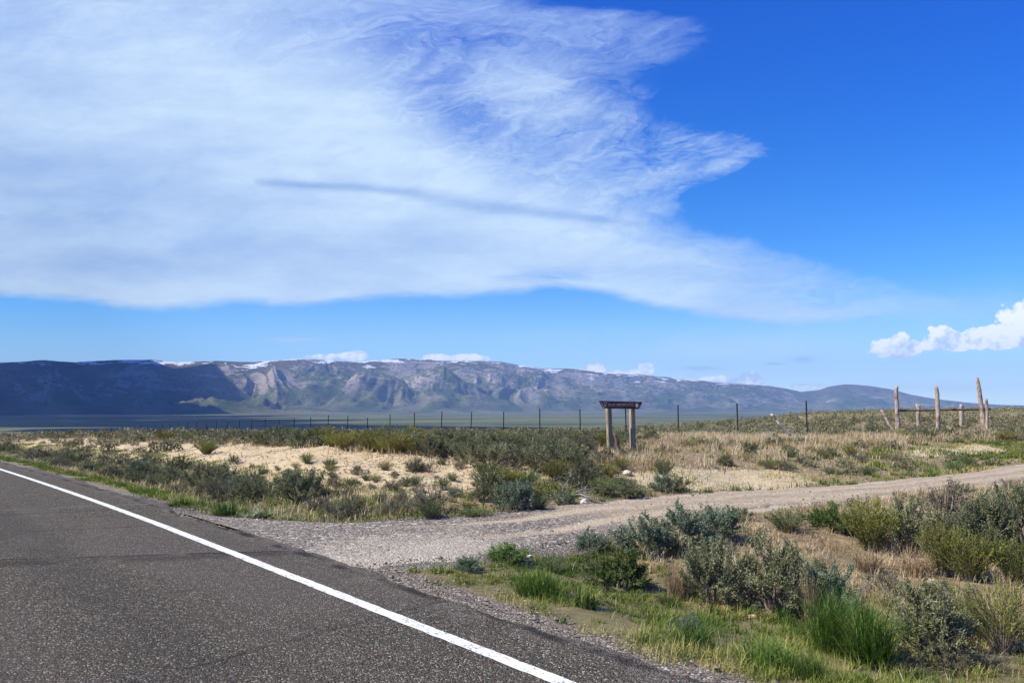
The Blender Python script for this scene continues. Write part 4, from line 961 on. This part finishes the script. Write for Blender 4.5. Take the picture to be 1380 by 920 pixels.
# flattened dead stalks and litter on the near slope
X_, Y_, S_, N_ = sample_sn(60000, -4, 14, 4.8, 24, lambda S_, N_, X_, Y_: nt(S_, N_) * (.3 + .7 * clump(X_, Y_, .7, 561, 0)))
grass('plant_litter', [(X_, Y_, rs.uniform(.05, .2, len(X_)), .006, 3.0, rs.uniform(0, 1, len(X_)))], M_LITTER)

# ------------------------------------------------------------------ loose stones
def pebbles(name, X_, Y_, size, mat, lift=0.0):
    base = np.array([(1, 0, 0), (-1, 0, 0), (0, 1, 0), (0, -1, 0), (0, 0, 1), (0, 0, -1)], float)
    tri = np.array([(0, 2, 4), (2, 1, 4), (1, 3, 4), (3, 0, 4), (2, 0, 5), (1, 2, 5), (3, 1, 5), (0, 3, 5)])
    n = len(X_); v_ = base[None] * rs.uniform(.6, 1.2, (n, 6, 1)) * size[:, None, None] * [1, 1, .65]
    a = rs.uniform(0, 6.28, n); ca, sa = np.cos(a)[:, None], np.sin(a)[:, None]
    v_ = np.stack([v_[..., 0] * ca - v_[..., 1] * sa, v_[..., 0] * sa + v_[..., 1] * ca, v_[..., 2]], -1)
    v_ = v_ + np.stack([X_, Y_, H(X_, Y_) + size * .25 + lift], 1)[:, None]
    f_ = (tri[None] + np.arange(n)[:, None, None] * 6).reshape(-1, 3)
    link(name, np_mesh(name, v_.reshape(-1, 3), [f_], {'tint': np.repeat(rs.random(n), 6)}, [mat]), kind='stuff')
def stone_material(name, a, b_, c_):
    m_, g, b, o = material(name); t = g.attr('tint'); n_ = g.noise(P_obj(g), 30.0, 3)
    c = g.mix(t, a, b_); c = g.mix(g.ss(t, .8, 1.0), c, c_); g.put(b.inputs['Base Color'], g.mix(n_ * .4, c, a)); return m_
def f_gr(S_, N_, X_, Y_):
    e = np.exp(-((N_ - 4.15) / .3) ** 2)
    return np.clip(np.maximum(e * .8, on_track(S_, N_, .8) * (N_ > 4.0) * np.where(N_ < 9, .8, .18)), 0, 1) * sst(60 - Y_, 0, 40)
X_, Y_, S_, N_ = sample_sn(75000, 1, 16, 3.7, 14, f_gr)
pebbles('loose_gravel', X_, Y_, rs.uniform(.006, .016, len(X_)) * (1 + (rs.random(len(X_)) > .96) * 1.2), stone_material('gravel_stones', (.08, .068, .055), (.28, .245, .20), (.58, .53, .45)), .022)
X_, Y_, S_, N_ = sample_sn(26000, 10.5, 60, 7.0, 12, lambda S_, N_, X_, Y_: attrs_at(X_, Y_)['sand'] * (.2 + .8 * clump(X_, Y_, .8, 571, 0)))
pebbles('bank_stones', X_, Y_, rs.uniform(.010, .035, len(X_)), stone_material('bank_rubble', (.30, .21, .12), (.54, .42, .28), (.66, .56, .42)))
X_, Y_, S_, N_ = sample_sn(9000, 8.5, 14, 10, 34, lambda S_, N_, X_, Y_: attrs_at(X_, Y_)['sand'] * (1 - on_track(S_, N_)))
pebbles('pale_rubble', X_, Y_, rs.uniform(.008, .028, len(X_)), stone_material('pale_rubble_stones', (.42, .35, .26), (.62, .56, .46), (.74, .70, .62)))

# ------------------------------------------------------------------ single rocks
def rock(px, py, wpx, col, label, flat=.65, seed=0):
    x, y, z_ = hit(px, py); k = y / F; r = wpx * k * .5
    th = np.linspace(0, math.pi, 15); ph_ = np.linspace(0, 2 * math.pi, 25)[:-1]; T, P2 = np.meshgrid(th, ph_, indexing='ij')
    d = np.stack([np.sin(T) * np.cos(P2), np.sin(T) * np.sin(P2), np.cos(T)], -1)
    q = 1 + .5 * fbm(d[..., 0] * 1.3 + seed, d[..., 1] * 1.3 + d[..., 2] * 1.7, 3, 600 + seed)
    v_ = (d * q[..., None] * r * np.array([1, .8, flat])).reshape(-1, 3)
    m_, g, b, o = material('rock_%d' % seed); p = P_obj(g)
    g.put(b.inputs['Base Color'], g.mix(g.ss(g.noise(p, 14.0, 5, .6), .35, .65), tuple(.7 * c for c in col), col)); bump(g, b, g.noise(p, 40.0, 5, .7), .7, .01)
    o_ = link('rock', np_mesh('rock', v_, [grid_faces(15, 24, wrap=True)], None, [m_], smooth=True), loc=(x, y, z_ + r * flat * .45), label=label, category='rock')
rock(787, 679, 12, (.76, .72, .58), 'small smooth cream coloured rock at the far edge of the dirt road', .8, 1)
rock(1254, 786, 16, (.62, .47, .34), 'pinkish tan rock on the near slope under the round dark sagebrush', .6, 2)
rock(722, 668, 18, (.62, .53, .44), 'flat pale rock under the dark dead branches at the bank foot', .5, 3)
rock(676, 652, 14, (.66, .54, .38), 'pale sandy boulder set in the right end of the bank', .9, 4)
rock(1014, 833, 11, (.55, .38, .27), 'small reddish tan rock in the verge grass below the large dark green sagebrush', .6, 5)
rock(713, 751, 8, (.85, .85, .84), 'tiny bright white stone beside the low dark green gravel bush', .5, 6)
rock(1315, 637, 9, (.36, .16, .09), 'small rust red stone on the far edge of the dirt road at right', .6, 7)
rock(846, 640, 13, (.64, .55, .43), 'pale rock in the dry brush below the right sign post', .7, 8)

# ------------------------------------------------------------------ timber things
def timber_material(name, a, b_, c_):
    m_, g, b, o = material(name); p = P_obj(g); X, Y, Z = g.sep(p)
    gr_ = g.noise(g.xyz(X * 14, Y * 14, Z * 1.3), 3.0, 6, .65, .4); k = g.noise(p, 2.6, 4, .6)
    c = g.mix(g.ss(gr_, .35, .65), a, b_); c = g.mix(g.ss(k, .5, .62) * .8, c, c_)
    g.put(b.inputs['Base Color'], c); b.inputs['Roughness'].default_value = .9; bump(g, b, gr_, .9, .012); return m_
M_LOG = timber_material('weathered_log', (.20, .155, .12), (.50, .42, .34), (.23, .13, .08))
M_POST = timber_material('weathered_post', (.17, .14, .09), (.40, .34, .24), (.13, .10, .06))
M_RAIL = timber_material('dark_rail', (.07, .055, .045), (.17, .135, .11), (.10, .07, .05))
def pt(px, py, Y):
    a, b_ = ray(px, py); return np.array([a * Y, Y, CAMZ + b_ * Y])
def log_mesh(p0, p1, r0, r1, seed, mat, sides=14, segs=26, knob=.12):
    r = np.random.default_rng(seed); t = np.linspace(0, 1, segs); L = np.linalg.norm(p1 - p0)
    P = p0[None] + (p1 - p0)[None] * t[:, None]; off = r.normal(size=3) * .02
    P = P + np.sin(t * math.pi)[:, None] * off + np.stack([vn(t * 6, t * 0, seed), vn(t * 6, t * 0 + 5, seed), 0 * t], 1) * .05
    T = unit(p1 - p0); a = unit(np.cross(T, [.2, .9, .1])); b_ = np.cross(T, a); th = np.arange(sides) / sides * 2 * math.pi
    rr = (r0 + (r1 - r0) * t)[:, None] * (1 + knob * 2 * fbm(np.cos(th)[None] * 1.2 + t[:, None] * 7, np.sin(th)[None] * 1.2 + t[:, None] * 5, 4, seed))
    ring = P[:, None] + (a[None, None] * np.cos(th)[None, :, None] + b_[None, None] * np.sin(th)[None, :, None]) * rr[..., None]
    ring[-1] += T * (r.uniform(-.05, .07, sides))[:, None]
    v_ = np.concatenate([ring.reshape(-1, 3), [P[0]], [P[-1] - T * .03]])
    n_ = segs * sides; j = np.arange(sides); j2 = (j + 1) % sides
    caps = np.concatenate([np.stack([np.full(sides, n_), j2, j], 1), np.stack([np.full(sides, n_ + 1), (segs - 1) * sides + j, (segs - 1) * sides + j2], 1)])
    return np_mesh('log', v_, [grid_faces(segs, sides, wrap=True), caps], None, [mat], smooth=True)
def empty(name, loc, **props):
    o = bpy.data.objects.new(name, None); COL.objects.link(o); o.location = loc; o.empty_display_size = .3
    for k, v_ in props.items(): o[k] = v_
    return o
def child(name, me, root):
    o = bpy.data.objects.new(name, me); COL.objects.link(o); o.parent = root
    me.transform(Matrix.Translation(-Vector(root.location))); return o
# log fence remains at right
c0 = pt(1263, 580, 39.5); root = empty('log_fence', (c0[0], c0[1], gz(c0[0], c0[1])), label='broken weathered log fence of tall uneven posts with one sagging rail', category='log fence')
def fpost(bx, tx, ty, Y, r0, r1, seed, mat=M_LOG, nm='post', by=None):
    tp = pt(tx, ty, Y); b0 = pt(bx, 575, Y); b0[2] = gz(b0[0], b0[1]) - .3
    if by is not None: b0 = pt(bx, by, Y)
    child(nm, log_mesh(b0, tp, r0, r1, seed, mat), root)
fpost(1209, 1208, 520.5, 39.6, .12, .085, 1); fpost(1264, 1262.5, 520.5, 39.2, .11, .085, 2); fpost(1326, 1316, 509, 39.0, .14, .075, 3)
fpost(1331, 1329.5, 538, 38.6, .07, .06, 4); fpost(1236, 1237.5, 545, 40.2, .085, .10, 5, M_LOG); fpost(1294, 1296, 545.5, 40.3, .085, .10, 6, M_LOG)
child('rail', log_mesh(pt(1207, 553.0, 39.75), pt(1334, 551.0, 39.45), .045, .05, 7, M_RAIL, segs=40), root)
br = pt(1205, 577, 39.4); br[2] -= .15
child('brace', log_mesh(br, pt(1189, 552.5, 39.7), .075, .06, 8, M_LOG), root)
# leaning pole by itself
p0 = pt(1074, 586, 30.5); p0[2] = gz(p0[0], p0[1]) + .02; p1 = pt(1040, 558.5, 30.5)
pole = link('leaning_pole', log_mesh(p0, p1, .045, .045, 9, timber_material('bleached_pole', (.38, .33, .26), (.60, .54, .45), (.33, .27, .20))), label='pale weathered pole leaning left alone in the straw grass by the wire fence', category='pole')

# wire fence: steel posts with strands
d_posts = []; kf = 46000.0; q = 1 / 1278.0
while q < 1 / 305.0 and len(d_posts) < 60: d_posts.append(kf * q); q += .0613e-3
f0 = ray(-190, 548)[0]
xs0 = ray(1088, 585)[0] * 36.0
posts = [(xs0 + f0 * (d - d_posts[0]), d) for d in d_posts]
posts = [(xs0 - f0 * 2.8, d_posts[0] - 2.8 * 1.0)] * 0 + posts
fr = empty('wire_fence', (posts[0][0], posts[0][1], gz(*posts[0])), label='long wire fence on thin dark steel posts receding across the sagebrush flat', category='wire fence')
m_, g, b, o = material('dark_steel'); b.inputs['Base Color'].default_value = (.035, .04, .035, 1); b.inputs['Roughness'].default_value = .7; b.inputs['Metallic'].default_value = .3; M_STEEL = m_
m_, g, b, o = material('pale_tip'); b.inputs['Base Color'].default_value = (.5, .5, .46, 1); M_TIP = m_
m_, g, b, o = material('fence_wire'); b.inputs['Base Color'].default_value = (.10, .10, .10, 1); b.inputs['Metallic'].default_value = .4; b.inputs['Roughness'].default_value = .6; M_WIRE = m_
def tpost_mesh(h):
    w, t = .034, .010      # T section with studs, anchor below ground
    sec = [(-w, 0), (w, 0), (w, t), (t / 2, t), (t / 2, w * 1.6), (-t / 2, w * 1.6), (-t / 2, t), (-w, t)]
    n = len(sec); v_ = [(x_, y_, -.3) for x_, y_ in sec] + [(x_, y_, h) for x_, y_ in sec]
    f = [tuple(range(n))[::-1], tuple(range(n, 2 * n))] + [(i, (i + 1) % n, n + (i + 1) % n, n + i) for i in range(n)]
    for k in range(14):
        z0 = .15 + k * .095; b_ = len(v_); v_ += [(-.012, -.014, z0), (.012, -.014, z0), (.012, 0.001, z0), (-.012, 0.001, z0), (-.012, -.014, z0 + .03), (.012, -.014, z0 + .03), (.012, 0.001, z0 + .03), (-.012, 0.001, z0 + .03)]
        f += [(b_, b_ + 1, b_ + 5, b_ + 4), (b_ + 4, b_ + 5, b_ + 6, b_ + 7), (b_ + 3, b_ + 2, b_ + 1, b_), (b_, b_ + 4, b_ + 7, b_ + 3), (b_ + 1, b_ + 2, b_ + 6, b_ + 5)]
    me = bpy.data.meshes.new('post'); me.from_pydata(v_, [], f); me.materials.append(M_STEEL); return me
tp = tpost_mesh(1.62); tops = []
for i, (x, y) in enumerate(posts):
    o_ = bpy.data.objects.new('post', tp); COL.objects.link(o_); o_.parent = fr; z_ = gz(x, y); rl = (rp.uniform(-.03, .03), rp.uniform(-.03, .03)); hs_ = rp.choice([.96, 1.0, 1.06, .92])
    o_.location = Vector((x, y, z_)) - fr.location; o_.rotation_euler = (rl[0], rl[1], .68); o_.scale = (1, 1, hs_)
    tops.append((x, y, z_))
for k in range(5):
    pth = []
    for i in range(len(tops) - 1):
        a, b_ = np.array(tops[i]), np.array(tops[i + 1])
        for t in (0, .25, .5, .75): pth.append(a + (b_ - a) * t + [-.012, -.015, .28 + k * .27 - .03 * math.sin(math.pi * t)])
    pth.append(np.array(tops[-1]) + [0, 0, .28 + k * .27])
    v_, f_ = tubes([np.array(pth)], [np.full(len(pth), .0042)], 4)
    child('wire', np_mesh('wire', v_, [f_], None, [M_WIRE], smooth=True), fr)
# small pale marker post far left by the fence
x, y = ray(173, 580)[0] * 110, 110.0
zt = CAMZ + ray(173, 576)[1] * y; zb = gz(x, y) - .3
mk = link('marker_post', log_mesh(np.array([x, y, zb]), np.array([x, y, zt]), .10, .10, 12, M_POST, segs=6), label='lone short pale marker post standing above the scrub at far left', category='post')

# road name sign
YL, YR = 21.5, 21.9
A0, B0 = pt(808, 545, YL - .05), pt(865, 546.2, YR + .05)
L3 = unit((B0 - A0) * [1, 1, 0]); U3 = np.array([0, 0, 1.0]); N3 = np.cross(L3, U3)
width = np.linalg.norm((B0 - A0)); hgt = .20
base = pt(824, 606, YL)
sr = empty('road_sign', (base[0], base[1], gz(base[0], base[1])), label='small brown tapered wooden road name sign with pale letters on two timber posts', category='road sign')
def frame_pt(a, b_, c): return A0 + L3 * a + np.array([0, 0, b_]) + N3 * c + np.array([0, 0, (B0[2] - A0[2]) * a / width])
def prism(outline, c0, c1, mat, name, bev=0.0):
    n = len(outline); v_ = [frame_pt(a, b_, c0) for a, b_ in outline] + [frame_pt(a, b_, c1) for a, b_ in outline]
    f = [tuple(range(n))[::-1], tuple(range(n, 2 * n))] + [(i, (i + 1) % n, n + (i + 1) % n, n + i) for i in range(n)]
    me = bpy.data.meshes.new(name); me.from_pydata([tuple(q_) for q_ in v_], [], f); me.materials.append(mat); return me
m_, g, b, o = material('sign_brown'); p = P_obj(g); X, Y, Z = g.sep(p)
gn = g.noise(g.xyz(X * 2, Y * 2, Z * 22), 3.0, 5, .6)
c = g.mix(gn, (.060, .025, .015), (.19, .085, .045)); c = g.mix(g.ss(g.noise(p, 4.0, 4, .6), .52, .66) * .7, c, (.30, .15, .09))
g.put(b.inputs['Base Color'], c); b.inputs['Roughness'].default_value = .8; bump(g, b, gn, .5, .004); M_SIGN = m_
m_, g, b, o = material('sign_letter_paint'); g.put(b.inputs['Base Color'], g.mix(g.ss(g.noise(P_obj(g), 12.0, 4), .4, .62), (.42, .32, .24), (.74, .66, .56))); M_LET = m_
m_, g, b, o = material('sign_white'); b.inputs['Base Color'].default_value = (.80, .77, .74, 1); M_WH = m_
m_, g, b, o = material('bare_end_grain'); b.inputs['Base Color'].default_value = (.50, .42, .36, 1); M_EG = m_
h2 = hgt / 2
child('board', prism([(.0, h2), (.02, h2 * .55), (.13, -h2), (width - .12, -h2), (width - .02, h2 * .6), (width, h2)], -.045, .035, M_SIGN, 'board'), sr)
# pale worn end of the board, left emblem (open triangle) and right emblem (arrow diamond)
child('end_strip', prism([(.012, h2 * .5), (.045, h2 * .5), (.15, -h2 * .97), (.118, -h2 * .97)], .034, .040, M_EG, 'end_strip'), sr)
child('emblem', prism([(.085, h2 * .72), (.215, h2 * .72), (.16, -h2 * .55), (.142, -h2 * .55)], .034, .041, M_LET, 'emblem'), sr)
child('emblem', prism([(.122, h2 * .5), (.178, h2 * .5), (.151, -h2 * .1)], .0405, .044, M_SIGN, 'emblem'), sr)
ax = width - .235
child('arrow', prism([(ax, 0), (ax + .035, h2 * .6), (ax + .07, h2 * .55), (ax + .11, 0), (ax + .07, -h2 * .55), (ax + .035, -h2 * .6)], .034, .042, M_WH, 'arrow'), sr)
tcu = bpy.data.curves.new('lettering', 'FONT'); tcu.body = 'OLIVE CANYON RD'; tcu.size = .10; tcu.extrude = .003; tcu.offset = .0015; tcu.align_x = 'CENTER'; tcu.align_y = 'CENTER'
tob = bpy.data.objects.new('tmp_text', tcu); COL.objects.link(tob)
dg = bpy.context.evaluated_depsgraph_get(); tm = bpy.data.meshes.new_from_object(tob.evaluated_get(dg)); bpy.data.objects.remove(tob)
xs_ = [v_.co.x for v_ in tm.vertices]; span = max(xs_) - min(xs_); want = ax - .055 - .235
Mx = Matrix(((L3[0] * want / span, 0 * U3[0], N3[0], 0), (L3[1] * want / span, 0, N3[1], 0), (L3[2], 1, N3[2], 0), (0, 0, 0, 1)))
cc = frame_pt((.235 + ax - .055) / 2, .004, .040); Mx.translation = Vector(cc)
tm.transform(Mx); tm.materials.clear(); tm.materials.append(M_LET)
child('lettering', tm, sr)
def square_post(a_top, Y_shift, wpx, zb_, lean=0.0):
    w_ = wpx; top = -h2 - .0
    q0 = frame_pt(a_top, -h2 + .12, -.046 - w_ / 2); b0 = q0.copy(); b0[2] = zb_; b0 = b0 + L3 * lean
    vs__ = []
    for (pp) in (b0, q0):
        for sx, sy in ((-1, -1), (1, -1), (1, 1), (-1, 1)): vs__.append(tuple(pp + L3 * sx * w_ / 2 + N3 * sy * w_ / 2))
    me = bpy.data.meshes.new('post'); me.from_pydata(vs__, [], [(3, 2, 1, 0), (4, 5, 6, 7), (0, 1, 5, 4), (1, 2, 6, 5), (2, 3, 7, 6), (3, 0, 4, 7)])
    me.materials.append(M_POST)
    import bmesh
    bm = bmesh.new(); bm.from_mesh(me); bmesh.ops.bevel(bm, geom=list(bm.edges), offset=.012, segments=2, affect='EDGES'); bm.to_mesh(me); bm.free()
    return me
al, ar = .33, width - .25
pl = frame_pt(al, 0, 0); pr_ = frame_pt(ar, 0, 0)
child('post', square_post(al, 0, .13, gz(pl[0], pl[1]) - .25, .05), sr)
child('post', square_post(ar, 0, .135, gz(pr_[0], pr_[1]) - .25, .02), sr)
fb = frame_pt(al + .24, 0, .05); fb[2] = gz(fb[0], fb[1]) - .08; ft = frame_pt(al + .13, 0, -.02); ft[2] = gz(pl[0], pl[1]) + .52
child('brace', log_mesh(fb, ft, .075, .04, 14, M_RAIL, segs=10), sr)

W.cycles.sampling_method = 'NONE'
SC.cycles.max_bounces = 4; SC.cycles.diffuse_bounces = 2; SC.cycles.glossy_bounces = 1; SC.cycles.transmission_bounces = 2
SC.cycles.sample_clamp_indirect = 8.0
